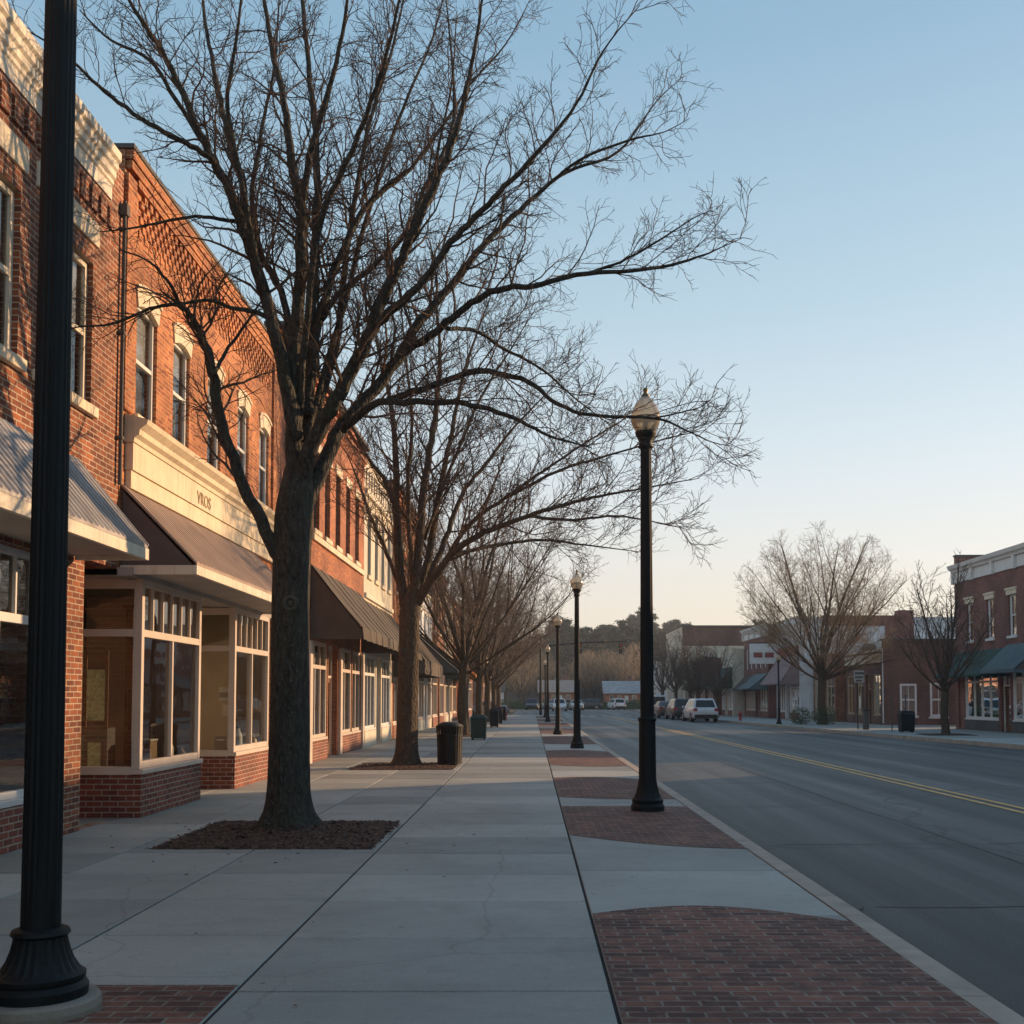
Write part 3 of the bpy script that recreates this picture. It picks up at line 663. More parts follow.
# far pavement and kerb
fp = MB(); fk = MB(); yq = [-60, -30, 0, 10, 20, 30, 37, 44, 50, 57, 65, 74, 84, 94, 104, 136]
for a, b in zip(yq, yq[1:]):
    xa, xb = kfar(a), kfar(b)
    fp.hexa([(xa+0.16, a, -0.22), (32, a, -0.22), (32, b, -0.22), (xb+0.16, b, -0.22), (xa+0.16, a, 0), (32, a, 0), (32, b, 0), (xb+0.16, b, 0)])
    fk.hexa([(xa, a, -0.22), (xa+0.155, a, -0.22), (xb+0.155, b, -0.22), (xb, b, -0.22), (xa, a, 0.004), (xa+0.155, a, 0.004), (xb+0.155, b, 0.004), (xb, b, 0.004)])
struct('pavement', fp, 'concrete'); struct('kerb', fk, 'kerb')

# ================================================================== NEAR-SIDE BUILDINGS
def left(y0): return F((FX, y0, 0), (0, 1, 0), (1, 0, 0))

# ---- first: dark red brick with a cream cornice
Y0 = -6.0; fr = left(Y0); Ln = 14.40-Y0
t = wthing('brick_building', 'nearest dark red brick building with cream stone cornice and silver metal canopy', 'building', (FX, Y0, 0))
def U(y): return y-Y0
win1 = []
for yc in (11.0, 9.2, 7.4, 5.6, 3.8, 2.0, 0.2, -1.6, -3.4): win1.append((U(yc)-0.12, U(yc)+0.5, 5.2, 7.0))
win1 += [(U(11.95), U(12.57), 5.2, 7.0), (U(12.83), U(13.45), 5.2, 7.0)]
low = [(U(-5.5), U(0.6), 0.45, 3.2), (U(1.2), U(6.0), 0.45, 3.2), (U(6.6), U(12.62), 0.45, 3.2), (U(13.36), Ln-0.006, 0.0, 3.3)]
body(fr, t, Ln, 8.62, 'brick_a', win1+low, left=True, right=True, reveal=0.22, openright=3.3)
for q in win1: sash(fr, t, *q, mat='cream', depth=0.12, hood='high', blind=random.Random(q[0]).choice([0.35, 0.5, 0.62]), fw=0.075)
for a, b in ((-5.5, 0.6), (1.2, 6.0), (6.6, 12.62)):
    shopwin(fr, t, U(a), U(b), 0.53, 3.2, d=-0.05, mat='white', transom=2.45, mull=4, tmull=14, fw=0.08)
bs = MB(); fr.box(bs, U(-5.9), U(12.6), 0.0, 0.452, -0.1, 0.035); bs.build('bulkhead', 'brick_base', t)
shoproom(fr, t, U(13.3), z=3.6)
# recessed stair door at the far end
pr = MB(); fr.box(pr, U(12.62)+0.003, U(13.36)-0.003, 0, 3.3, -1.3, -0.225); pr.build('pier', 'brick_a', t)
fd = F((FX, Y0, 0), (0, 1, 0), (1, 0, 0)); door(fd, t, U(13.40), U(14.36), 2.9, -1.2, mat='frame')
dn = MB(); u = 0.15
while u < Ln-0.4: fr.box(dn, u, u+0.2, 7.66, 7.91, 0.002, 0.03); u += 0.29
fr.box(dn, 0.1, Ln-0.3, 7.91, 7.998, 0.002, 0.035); dn.build('dentil_course', 'brick_a', t)
cn = MB(); fr.extrude(cn, [(0.003, 8.02), (0.04, 8.02), (0.04, 8.2), (0.06, 8.22), (0.06, 8.27), (0.09, 8.30), (0.09, 8.38), (0.12, 8.41), (0.12, 8.49), (0.155, 8.52), (0.155, 8.63), (-0.3, 8.68), (-0.3, 8.63), (0.003, 8.63)], 0.0, Ln-0.5)
cn.build('cornice', 'cream', t)
ribbed_awning(fr, t, U(-5.8), U(13.05), 4.43, 3.38, 0.88, 'zinc', fascia='cream', fh=0.14, rib=0.15, label='silver ribbed sheet metal canopy')

# ---- second: orange brick with arched window hoods and a lettered cream band
Y0 = 14.42; fr = left(Y0); Ln = 23.46-Y0
t = wthing('brick_building', 'orange brick two-storey building with cream arched window hoods, lettered cream band and brown metal canopy', 'building', (FX, Y0, 0))
ws = [(14.97, 15.8), (16.53, 17.33), (18.32, 19.12), (20.2, 21.0), (21.85, 22.62)]
wh = [(U(a), U(b), 5.5, 7.1) for a, b in ws]
body(fr, t, Ln, 8.97, 'brick_b', wh, reveal=0.24, wz0=3.3)
for i, q in enumerate(wh): sash(fr, t, *q, mat='white', depth=0.10, hood='arch', sill='stone', blind=(0.45, 0.3, 0.6, 0.4, 0.5)[i], fw=0.06)
co = MB()
for j in range(6):
    z = 7.98+j*0.105; d = 0.015+0.006*j; u = 0.55+(0.11 if j % 2 else 0)
    while u < Ln-0.8: fr.box(co, u, u+0.11, z, z+0.102, 0.002, d); u += 0.22
fr.box(co, 0.36, Ln-0.62, 8.62, 8.72, 0.002, 0.065); fr.box(co, 0.05, Ln-0.05, 8.723, 8.84, 0.002, 0.085); fr.box(co, 0.02, Ln-0.02, 8.843, 8.972, 0.002, 0.11)
co.build('corbel_course', 'brick_b', t)
for a, b in ((0.02, 0.34), (Ln-0.60, Ln-0.02)): pl = MB(); fr.box(pl, a, b, 5.45, 8.66, 0.003, 0.05); pl.build('pilaster', 'brick_b', t)
cp = MB(); fr.box(cp, -0.02, Ln+0.01, 8.973, 9.04, -0.34, 0.13); cp.build('coping', 'slate', t, bevel=0.01)
en = MB(); fr.box(en, 0.22, Ln-0.3, 4.42, 4.66, 0.003, 0.08); fr.box(en, 0.20, Ln-0.28, 4.663, 5.03, 0.003, 0.11)
fr.extrude(en, [(0.003, 5.033), (0.13, 5.033), (0.14, 5.09), (0.20, 5.13), (0.21, 5.20), (0.30, 5.27), (0.32, 5.33), (0.003, 5.42)], 0.16, Ln-0.24)
band = en.build('stone_band', 'stone', t)
cu = bpy.data.curves.new('lettering', 'FONT'); cu.body = 'VROS'; cu.size = 0.29; cu.extrude = 0.006; cu.space_character = 1.05
tmp = bpy.data.objects.new('lettering', cu); C.objects.link(tmp); bpy.context.view_layer.update()
tm = bpy.data.meshes.new_from_object(tmp.evaluated_get(bpy.context.evaluated_depsgraph_get())); bpy.data.objects.remove(tmp)
tm.materials.clear(); tm.materials.append(M['faint']); tx = bpy.data.objects.new('lettering', tm); C.objects.link(tx)
tx.parent = band; tx.location = Vector((FX+0.115, 17.45, 4.72))-Vector((FX, Y0, 0)); tx.rotation_euler = (R(90), 0, R(90))
dp = MB(); dp.tube([fr.p(-0.1, z, 0.05) for z in (4.4, 6, 8.2)], [0.028]*3, 8)
for z in (5.0, 6.4, 7.8): fr.box(dp, -0.14, -0.06, z, z+0.04, 0.0, 0.085)
fr.box(dp, -0.15, -0.04, 8.0, 8.15, 0.003, 0.1); dp.build('downpipe', 'slate', t)
ribbed_awning(fr, t, 0.06, 21.4-Y0, 4.40, 3.36, 1.03, 'brown_metal', fascia='cream', fh=0.13, rib=0.17, label='brown ribbed sheet metal canopy')
# shopfront bays
BD = 0.22; ZS = 0.57; ZT = 3.2
def bay(ya, yb, perp_glass, label):
    bb = MB(); fr.box(bb, U(ya), U(yb), 0, ZS, -1.6, BD); bb.build('bulkhead', 'brick_base', t)
    w_ = shopwin(fr, t, U(ya)+0.0, U(yb), ZS+0.075, ZT+0.02, d=BD-0.02, mat='frame', transom=2.48, mull=1, tmull=5, fw=0.10)
    # return window facing up the street towards the viewer
    pf = F((FX-1.6, ya, 0), (1, 0, 0), (0, -1, 0))
    mb = MB(); W = 1.6+BD
    a, b = W-0.02-0.11-perp_glass[1], W-0.02-0.11-perp_glass[0]
    pf.box(mb, b, W-0.125, ZS, ZT, -0.10, 0.012); pf.box(mb, 0, a, ZS, ZT, -0.1, 0.0)
    pf.box(mb, a, b, ZS, ZS+0.11, -0.1, 0.02); pf.box(mb, a, b, ZT-0.12, ZT, -0.1, 0.0); pf.box(mb, a, b, 2.43, 2.53, -0.1, 0.005)
    o = mb.build('return_window', 'frame', t, bevel=0.006)
    gg = MB(); pf.rect(gg, a, b, ZS+0.1, ZT-0.1, -0.05); gg.build('glass', 'glass', o)
    # far return
    ff = MB(); ff.box(FX-1.6, FX+BD-0.14, yb-0.10, yb-0.004, ZS+0.001, ZT); ff.build('side_panel', 'frame', t)
    return w_
bay(14.82, 17.50, (0.0, 1.0), 0)
bay(19.50, 22.05, (0.0, 0.75), 1)
hb = MB(); hb.box(FX-1.6, FX-0.02, 14.80, 14.95, ZT-0.02, 3.40); hb.build('shop_beam', 'frame', t)
bd = MB(); fr.box(bd, 0, U(14.82)-0.004, 3.22, 3.3, -1.6, 0.0); fr.box(bd, 0, Ln, 3.21, 3.32, -2.6, 0.2); bd.build('shop_ceiling', 'soffit', t)
bw = MB()
bw.quad(fr.p(0.02, 0.02, -2.6), fr.p(Ln-0.02, 0.02, -2.6), fr.p(Ln-0.02, 3.3, -2.6), fr.p(0.02, 3.3, -2.6))
bw.quad(fr.p(U(17.4), 0.02, -1.7), fr.p(U(17.4), 3.2, -1.7), fr.p(U(17.4), 3.2, -2.6), fr.p(U(17.4), 0.02, -2.6))
bw.quad(fr.p(U(19.55), 0.02, -1.7), fr.p(U(19.55), 3.2, -1.7), fr.p(U(19.55), 3.2, -2.6), fr.p(U(19.55), 0.02, -2.6))
bw.build('shop_room', 'wood', t)
bk = MB(); bk.box(FX-1.62, FX-1.55, 19.7, 22.0, ZS, ZT); bk.box(FX-1.55, FX-0.05, 20.4, 20.46, ZS, ZT); bk.build('display_backing', 'tan', t)
ef = MB(); ef.quad((FX-2.6, 14.44, 0.008), (FX-1.55, 14.44, 0.008), (FX-1.55, 23.4, 0.008), (FX-2.6, 23.4, 0.008)); ef.build('shop_floor', 'floor', t)
door(fr, t, U(17.7), U(19.3), 3.1, -1.45)
pe = MB(); fr.box(pe, U(22.9), Ln-0.01, 0, 3.2, -0.3, 0.05); pe.build('pier', 'brick_b', t)
door(fr, t, U(22.06), U(22.88), 3.1, -0.9)

# things standing in the first bay window
def small(name, label, cat, x, y, z, parts, group=None):
    o = wthing(name, label, cat, (x, y, z), group)
    for nm, mat, boxes in parts:
        mb = MB()
        for b in boxes: mb.box(x+b[0], x+b[1], y+b[2], y+b[3], z+b[4], z+b[5])
        mb.build(nm, mat, o, bevel=0.005)
    return o
z0 = ZS
small('display_stand', 'dark wooden display stand with a mottled green poster on it in the first bay window', 'display stand', -5.98, 15.2, z0, [('cabinet', 'slate', [(-0.2, 0.14, 0, 0.3, 0, 0.62)]), ('poster', 'poster', [(-0.15, 0.1, -0.02, 0.0, 0.72, 1.42)]), ('panel', 'poster', [(-0.12, 0.06, -0.02, -0.004, 0.08, 0.42)]), ('post', 'wood', [(0.105, 0.14, 0.0, 0.03, 0.62, 1.7), (-0.19, -0.155, 0.0, 0.03, 0.62, 1.7)])])
small('wooden_post', 'tall orange brown wooden post inside the first bay window', 'post', -5.72, 15.7, z0, [('shaft', 'wood', [(-0.05, 0.05, -0.05, 0.05, 0, 2.3)]), ('cap', 'wood', [(-0.09, 0.09, -0.09, 0.09, 2.3, 2.36)])])
small('carton', 'brown carton behind the first bay window glass', 'box', -5.45, 15.5, z0, [('box', 'carton', [(-0.14, 0.1, 0, 0.3, 0, 0.42)]), ('lid', 'paper', [(-0.15, 0.11, -0.01, 0.31, 0.423, 0.45)])])
small('notice', 'white notice taped up at head height on the second bay window return', 'notice', -5.46, 19.62, 1.55, [('sheet', 'paper', [(-0.1, 0.08, 0, 0.012, 0, 0.24)]), ('dark_panel', 'slate', [(-0.09, 0.07, -0.008, -0.001, 0.06, 0.15)])])
small('notice', 'plain cream card standing at mid height in the second bay window return', 'notice', -5.42, 19.64, 1.28, [('sheet', 'cream', [(-0.08, 0.14, 0, 0.012, 0, 0.2)])])
small('display_stand', 'small black box standing at the foot of the second bay window return', 'box', -5.5, 19.66, z0+0.1, [('box', 'black', [(-0.14, 0.08, 0, 0.2, 0, 0.24)]), ('label_strip', 'paper', [(-0.1, 0.04, -0.01, -0.002, 0.17, 0.2)])])
for (x, y, h_, m_, lb) in ((-5.4, 16.4, 0.5, 'white', 'white jar at the middle of the first bay window sill'), (-5.42, 17.05, 0.3, 'carton', 'brown jar at the far end of the first bay window sill'), (-5.4, 20.3, 0.55, 'white', 'tall white jar at the middle of the second bay window sill'), (-5.38, 21.3, 0.35, 'tan', 'tan jar at the far end of the second bay window sill')):
    o = wthing('jar', lb, 'jar', (x, y, z0+0.01))
    mb = MB(); mb.lathe([(0.07, 0), (0.09, h_*0.3), (0.085, h_*0.6), (0.04, h_*0.8), (0.05, h_*0.84)], 14, (x, y, z0+0.01)); mb.build('pot', m_, o, smooth=True)
    mb = MB(); mb.lathe([(0.055, h_*0.841), (0.055, h_*0.88), (0.02, h_*0.95)], 14, (x, y, z0+0.01)); mb.build('lid', 'slate', o)

# ---- generic shopfronted building
def facade_building(name, label, y0, y1, h, wall, wins, fronts, awn, cap='coping', winmat='white', hood='flat', sill='stone', base='brick_base', fmat='frame', frame=None, dep=12, extra=None, blind=0.4, glass='glass_dark', cap_mat='stone'):
    fr = frame or left(y0); Ln = y1-y0
    t = wthing(name, label, 'building', tuple(fr.O))
    zt = 3.05
    holes = [(a, b, c, d) for (a, b, c, d) in wins] + [(a, b, 0.5, zt) for (a, b, k) in fronts if k == 'w'] + [(a, b, 0.0, zt) for (a, b, k) in fronts if k == 'd']
    body(fr, t, Ln, h, wall, holes, dep=dep)
    for q in wins: sash(fr, t, *q, mat=winmat, depth=0.15, hood=hood, sill=sill, blind=blind, fw=0.06, glass=glass)
    for (a, b, k) in fronts:
        if k == 'w': shopwin(fr, t, a, b, 0.58, zt, d=-0.03, mat=fmat, transom=2.4, mull=max(1, int((b-a)/1.1)-0), tmull=max(1, int((b-a)/1.1)), fw=0.09)
        else: door(fr, t, a, b, zt, -0.15, mat=fmat)
    if fronts:
        shoproom(fr, t, Ln, z=3.6)
        if base:
            for (a, b, k) in fronts:
                if k == 'w': bb = MB(); fr.box(bb, a-0.04, b+0.04, 0, 0.498, -0.15, 0.03); bb.build('bulkhead', base, t)
    c = MB()
    if cap == 'coping': fr.box(c, -0.01, Ln+0.0, h+0.003, h+0.14, -0.34, 0.06); c.build('coping', cap_mat, t, bevel=0.01)
    elif cap == 'brick':
        cc = MB(); u = 0.2
        for j in range(4):
            z = h-0.85+j*0.1; u = 0.3+(0.11 if j % 2 else 0)
            while u < Ln-0.3: fr.box(cc, u, u+0.11, z, z+0.098, 0.002, 0.04+0.01*j); u += 0.22
        fr.box(cc, 0.05, Ln-0.05, h-0.44, h-0.34, 0.002, 0.1); fr.box(cc, 0.03, Ln-0.03, h-0.2, h-0.1, 0.002, 0.13); cc.build('corbel_course', wall, t)
        fr.box(c, -0.005, Ln-0.0, h+0.003, h+0.12, -0.34, 0.18); c.build('coping', 'slate', t)
    elif cap == 'cornice':
        fr.box(c, 0.0, Ln-0.01, h-0.85, h-0.3, 0.003, 0.06)
        k = 0.0; nbr = max(2, int(Ln/2.4))
        for i in range(nbr+1):
            u = (Ln-0.25)*i/nbr; fr.box(c, u, u+0.22, h-0.9, h-0.3, 0.0635, 0.2)
        fr.extrude(c, [(0.003, h-0.297), (0.18, h-0.297), (0.22, h-0.2), (0.34, h-0.12), (0.38, h), (0.40, h+0.06), (-0.3, h+0.1), (-0.3, h+0.01), (0.003, h+0.01)], -0.02, Ln-0.01)
        c.build('cornice', cap_mat, t)
    for a in awn:
        if a[0] == 'c': canvas_awning(fr, t, *a[1:7], **(a[7] if len(a) > 7 else {}))
        else: ribbed_awning(fr, t, *a[1:7], **(a[7] if len(a) > 7 else {}))
    if extra: extra(fr, t, Ln)
    return t, fr

G = 'windows'
Y0 = 23.5
def ex3(fr, t, Ln):
    for u in (3.45, 7.75, Ln-0.3): p = MB(); fr.box(p, u-0.16, u+0.16, 0, 3.0, 0.004, 0.09); p.build('pilaster', 'frame', t, bevel=0.01)
    s = MB(); fr.box(s, 3.7, Ln-0.3, 5.55, 5.7, 0.004, 0.07); s.build('string_course', 'stone', t)
facade_building('brick_building', 'red brick building with narrow dark windows and long black awning behind first tree', 23.48, 35.68, 9.65, 'brick_c',
    [(U(y), U(y)+0.75, 5.85, 7.85) for y in (24.2, 25.8, 27.4, 28.9, 30.5, 32.2, 33.9)], [(0.4, 3.2, 'w'), (3.7, 6.0, 'w'), (6.1, 7.5, 'd'), (8.0, 10.0, 'w'), (10.1, 11.8, 'w')],
    [('c', 3.6, 11.6, 4.9, 3.35, 1.3, 'black_fabric', dict(val=0.3, label='long faded black canvas awning'))], cap='brick', winmat='slate', hood='flat', sill='stone', extra=ex3)
Y0 = 35.7
def ex4(fr, t, Ln):
    s = MB(); fr.box(s, 0.1, Ln-0.1, 8.3, 8.5, 0.004, 0.10); fr.box(s, 0.1, Ln-0.1, 4.9, 5.05, 0.004, 0.08)
    u = 0.3
    while u < Ln-0.3: fr.box(s, u, u+0.25, 8.65, 9.2, 0.004, 0.05); u += 0.6
    s.build('string_course', 'cream', t)
facade_building('cream_building', 'cream painted two-storey building with four tall dark windows between two brick ones', 35.7, 43.08, 9.45, 'cream_wall',
    [(u, u+0.75, 5.7, 8.0) for u in (0.8, 2.5, 4.2, 5.9)], [(0.4, 2.9, 'w'), (3.1, 4.3, 'd'), (4.5, 7.0, 'w')],
    [('c', 0.3, 7.0, 4.8, 3.3, 1.2, 'black_fabric', dict(val=0.25, label='short black canvas awning'))], winmat='slate', hood='flat', base='cream', fmat='white', extra=ex4, cap_mat='cream')
facade_building('brick_building', 'tall orange brick building beyond the cream painted one', 43.1, 53.0, 10.1, 'brick_b',
    [(u, u+0.8, 5.9, 7.9) for u in (1.2, 3.2, 5.2, 7.2)], [(0.4, 4.0, 'w'), (4.2, 5.4, 'd'), (5.7, 9.4, 'w')],
    [('c', 0.5, 9.2, 4.6, 3.1, 1.25, 'black_fabric', dict(val=0.55, label='dark canvas awning with deep valance'))], cap='brick', winmat='slate')
facade_building('shop_building', 'low white fronted shop with grey green awning', 53.05, 60.5, 6.9, 'white_wall',
    [(u, u+0.7, 4.6, 5.9) for u in (1.0, 3.0, 5.2)], [(0.4, 3.2, 'w'), (3.4, 4.5, 'd'), (4.8, 7.1, 'w')],
    [('c', 0.1, 7.3, 4.6, 2.95, 1.9, 'grey_fabric', dict(val=0.12, label='grey green canvas awning'))], winmat='slate', base='cream')
facade_building('brick_building', 'dark brick two-storey shop beyond the white fronted one', 60.55, 69.5, 8.9, 'brick_a',
    [(u, u+0.8, 5.4, 7.2) for u in (1.0, 2.9, 4.8, 6.7)], [(0.5, 3.6, 'w'), (3.9, 5.0, 'd'), (5.3, 8.4, 'w')], [], cap='brick', winmat='white')
facade_building('cream_building', 'narrow cream painted shop with a dark awning far down the left side', 69.55, 76.5, 8.2, 'cream_wall',
    [(u, u+0.8, 5.0, 6.8) for u in (1.0, 3.1, 5.2)], [(0.5, 3.0, 'w'), (3.2, 4.3, 'd'), (4.5, 6.5, 'w')],
    [('c', 0.2, 6.7, 4.3, 3.0, 1.2, 'green_fabric', dict(val=0.2))], winmat='slate', base='cream')
facade_building('brick_building', 'far red brick shop under a bright orange awning', 76.55, 88.0, 8.4, 'brick_c',
    [(u, u+0.9, 5.2, 7.0) for u in (1.0, 3.2, 5.4, 7.6, 9.6)], [(0.5, 4.0, 'w'), (4.3, 5.4, 'd'), (5.8, 10.8, 'w')],
    [('c', 0.4, 4.6, 4.4, 3.2, 1.6, 'orange_fabric', dict(val=0.25, label='bright orange awning'))], cap='brick')
facade_building('brick_building', 'last brick shop on the left before the crossing', 88.05, 102.5, 7.6, 'brick_a',
    [(u, u+0.9, 4.8, 6.4) for u in (1.2, 4.2, 7.2, 10.2)], [(0.6, 5.0, 'w'), (5.4, 6.5, 'd'), (7.0, 13.5, 'w')], [], cap='brick')

# ================================================================== FAR-SIDE BUILDINGS
def right(x, y0): return F((x, y0, 0), (0, 1, 0), (-1, 0, 0))
# unseen buildings beyond the right edge of the frame, added and sized for their shadows
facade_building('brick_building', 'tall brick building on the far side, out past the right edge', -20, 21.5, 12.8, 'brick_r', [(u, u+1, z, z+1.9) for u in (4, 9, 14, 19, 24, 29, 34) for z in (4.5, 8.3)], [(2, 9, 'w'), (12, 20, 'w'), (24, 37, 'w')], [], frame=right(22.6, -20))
facade_building('brick_building', 'brown brick two-storey building on the far side, unseen past the right edge, added to shade the near pavement', 21.6, 33.2, 9.0, 'brick_r2', [(u, u+1, 4.5, 6.4) for u in (2, 5, 8, 11)], [(1, 8, 'w'), (9, 13, 'w')], [], frame=right(22.5, 21.6))
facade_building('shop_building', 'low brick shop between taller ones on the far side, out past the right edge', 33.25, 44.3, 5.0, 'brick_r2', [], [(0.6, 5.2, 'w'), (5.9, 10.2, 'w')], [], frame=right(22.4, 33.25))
facade_building('brick_building', 'brick two-storey building next to the low one, unseen past the right edge, added to end the sun patch', 44.35, 47.7, 8.4, 'brick_r', [(u, u+1, 4.5, 6.4) for u in (0.6, 2)], [(0.6, 2.6, 'w')], [], frame=right(22.4, 44.35))

# corner brick building with white cornice
fr = right(22.3, 47.75); Ln = 57.72-47.75
def u_(y): return y-47.75
def exR1(fr, t, Ln):
    s = MB(); fr.box(s, 0.15, Ln-0.15, 2.78, 3.2, 0.004, 0.10); s.build('shop_beam', 'slate', t)
    p = MB(); fr.box(p, u_(57.25), Ln-0.02, 0, 2.8, 0.003, 0.07); p.build('pilaster', 'brick_r', t)
    pr = MB(); pr.box(22.3, 34.0, Ln+47.75-0.35, Ln+47.75-0.012, 8.3, 9.0); pr.build('side_parapet', 'brick_r', t)
    pc = MB(); pc.box(22.25, 34.0, Ln+47.75-0.38, Ln+47.75+0.0, 9.003, 9.1); pc.build('coping', 'slate', t)
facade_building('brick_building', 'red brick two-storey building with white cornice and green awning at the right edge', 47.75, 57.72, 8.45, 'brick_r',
    [(u_(y)-0.42, u_(y)+0.42, 4.5, 6.4) for y in (55.75, 53.3, 50.85, 48.7)], [(u_(52.55), u_(56.6), 'w'), (u_(51.2), u_(52.3), 'd'), (u_(48.2), u_(51.0), 'w')],
    [('c', u_(51.6), u_(57.5), 3.95, 2.75, 1.25, 'green_fabric', dict(val=0.12, label='dark green canvas awning')),
     ('r', u_(47.8), u_(51.4), 4.05, 2.85, 1.3, 'teal_fabric', dict(rib=0.25, fh=0.12, fascia='teal_fabric', label='grey blue striped metal awning'))],
    cap='cornice', winmat='white', hood='cap', sill='white', frame=fr, cap_mat='white', base='slate', fmat='white', extra=exR1, blind=0.0)

# low brick building whose end wall faces the viewer
X2 = 21.1; fr = right(X2, 66.0)
def exR2(fr, t, Ln):
    sw = F((X2, 65.84, 0), (1, 0, 0), (0, -1, 0)); mb = MB()
    hs = [(0.95, 1.95, 0.55, 2.45), (2.75, 3.75, 0.5, 2.5)]
    sw.wall(mb, 0.0, 10, 0, 5.05, hs, 0.15, d=0.004)
    mb.quad(sw.p(0, 4.4, 0.004), sw.p(0, 5.05, 0.004), sw.p(0, 5.05, -0.3), sw.p(0, 4.4, -0.3)); mb.quad(sw.p(0, 4.4, -0.3), sw.p(10, 4.4, -0.3), sw.p(10, 5.05, -0.3), sw.p(0, 5.05, -0.3))
    mb.build('end_wall', 'brick_r2', t)
    for q in hs:
        sash(sw, t, *q, mat='white', depth=0.02, hood=None, sill='white', blind=1.0, fw=0.12, mull=1, blindmat='lace', glass='glass')
    c = MB(); c.box(X2-0.05, X2+10, 65.78, 66.05+0.28, 5.053, 5.15); c.build('coping', 'slate', t)
    s = MB(); fr.box(s, 0.2, Ln-0.2, 3.75, 4.3, 0.004, 0.07); s.build('sign_band', 'stone', t)
    fr.box(s, 0, 0, 0, 0, 0, 0)
    d_ = MB(); d_.tube([(X2-0.07, 65.8, 0.1), (X2-0.07, 65.8, 4.6)], [0.04, 0.04], 6); d_.build('downpipe', 'white', t)
    v = MB(); sw.box(v, 4.7, 5.0, 0.5, 0.75, 0.0, 0.06); v.build('meter_box', 'white', t)
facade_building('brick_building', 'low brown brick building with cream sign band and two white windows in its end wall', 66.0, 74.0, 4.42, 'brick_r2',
    [], [(0.5, 1.9, 'w'), (2.3, 3.4, 'd'), (3.9, 5.4, 'w'), (5.9, 7.5, 'w')], [], frame=fr, base='brick_r2', fmat='tan', extra=exR2)
facade_building('brick_building', 'narrow dark brick shop behind the round bare tree', 74.05, 79.9, 4.6, 'brick_a',
    [], [(0.5, 2.4, 'w'), (2.8, 3.9, 'd'), (4.2, 5.6, 'w')], [], frame=right(20.5, 74.05), base='slate', fmat='tan')
# white painted side wall
def exR3(fr, t, Ln):
    sw = F((19.6, 80.0, 0), (1, 0, 0), (0, -1, 0)); mb = MB()
    mb.quad(sw.p(-0.003, 0, 0.006), sw.p(12, 0, 0.006), sw.p(12, 6.1, 0.006), sw.p(-0.003, 7.55, 0.006)); mb.build('painted_wall', 'white_wall', t)
    b = MB(); sw.box(b, 1.6, 8.3, 6.85, 7.62, -0.3, 0.03); sw.box(b, 6.2, 8.3, 5.9, 6.849, -0.3, 0.03); sw.box(b, 7.2, 8.3, 7.623, 8.0, -0.9, 0.03)
    b.build('brick_parapet', 'brick_r', t)
    s = MB(); fr.box(s, 0.4, Ln-0.4, 4.75, 5.5, 0.004, 0.08); s.build('sign_band', 'redsign', t)
    v = MB(); v.lathe([(0.5, 0), (0.5, 0.8), (0.35, 1.0), (0.0, 1.1)], 16, (24.4, 79.2, 4.45)); v.build('roof_vent', 'slate', t)
facade_building('painted_building', 'worn white painted building with brick parapet and mauve awning behind the round tree', 80.0, 87.9, 7.5, 'white_wall',
    [], [(0.5, 3.2, 'w'), (3.5, 4.6, 'd'), (5.0, 7.4, 'w')], [('c', 0.3, 6.9, 4.8, 2.7, 1.5, 'mauve_fabric', dict(val=0.1, label='mauve canvas awning'))], frame=right(19.6, 80.0), extra=exR3, fmat='white')
def exR4(fr, t, Ln):
    s = MB(); fr.box(s, 0.3, Ln-0.3, 3.35, 3.75, 0.004, 0.08); s.build('string_course', 'stone', t)
facade_building('brick_building', 'brick two-storey building with five tall white windows and teal awning', 87.95, 98.0, 7.5, 'brick_r',
    [(u, u+0.95, 4.1, 5.9) for u in (0.9, 2.8, 4.7, 6.6, 8.4)], [(0.5, 3.4, 'w'), (3.8, 4.9, 'd'), (5.4, 9.4, 'w')],
    [('c', 0.2, 5.2, 3.6, 2.4, 1.5, 'teal_fabric', dict(val=0.1, label='teal awning')), ('c', 5.4, 9.8, 3.5, 2.4, 1.1, 'black_fabric', dict(val=0.2, label='black awning'))], frame=right(19.0, 87.95), cap='cornice', cap_mat='white', winmat='white', hood=None, sill=None, blind=0.9)
facade_building('cream_building', 'low cream shop with green awning and an arched gable down the right side', 98.1, 104.0, 6.0, 'cream_wall', [],
    [(0.5, 2.4, 'w'), (2.8, 3.9, 'd'), (4.2, 5.6, 'w')], [('c', 0.2, 5.6, 4.4, 2.6, 1.5, 'green_fabric', dict(val=0.15))], frame=right(18.0, 98.1), fmat='white')
def exR6(fr, t, Ln):
    sw = F((16.5, 118.0, 0), (1, 0, 0), (0, -1, 0))
    mb = MB(); sw.box(mb, -0.2, 18, 7.2, 9.2, -0.3, 0.02); mb.build('brick_parapet', 'brick_r2', t)
    c = MB(); sw.box(c, -0.3, 18, 9.203, 9.4, -0.4, 0.15); c.build('coping', 'slate', t)
    for u in (1.5, 4.0, 6.5): sash(sw, t, u, u+1.0, 4.4, 6.2, mat='white', depth=-0.03, hood=None, sill=None, blind=0.8, back=False)
facade_building('brick_building', 'low brick shops with a dark awning just past the cream shop down the right side', 104.1, 117.5, 5.4, 'brick_r', [],
    [(0.5, 3.4, 'w'), (3.8, 4.9, 'd'), (5.4, 8.4, 'w'), (8.8, 9.9, 'd'), (10.2, 12.8, 'w')], [('c', 0.3, 6.0, 3.9, 2.6, 1.3, 'green_fabric', dict(val=0.15)), ('c', 6.5, 13, 3.9, 2.6, 1.3, 'black_fabric', dict(val=0.2))], frame=right(17.3, 104.1), fmat='white', cap='brick')
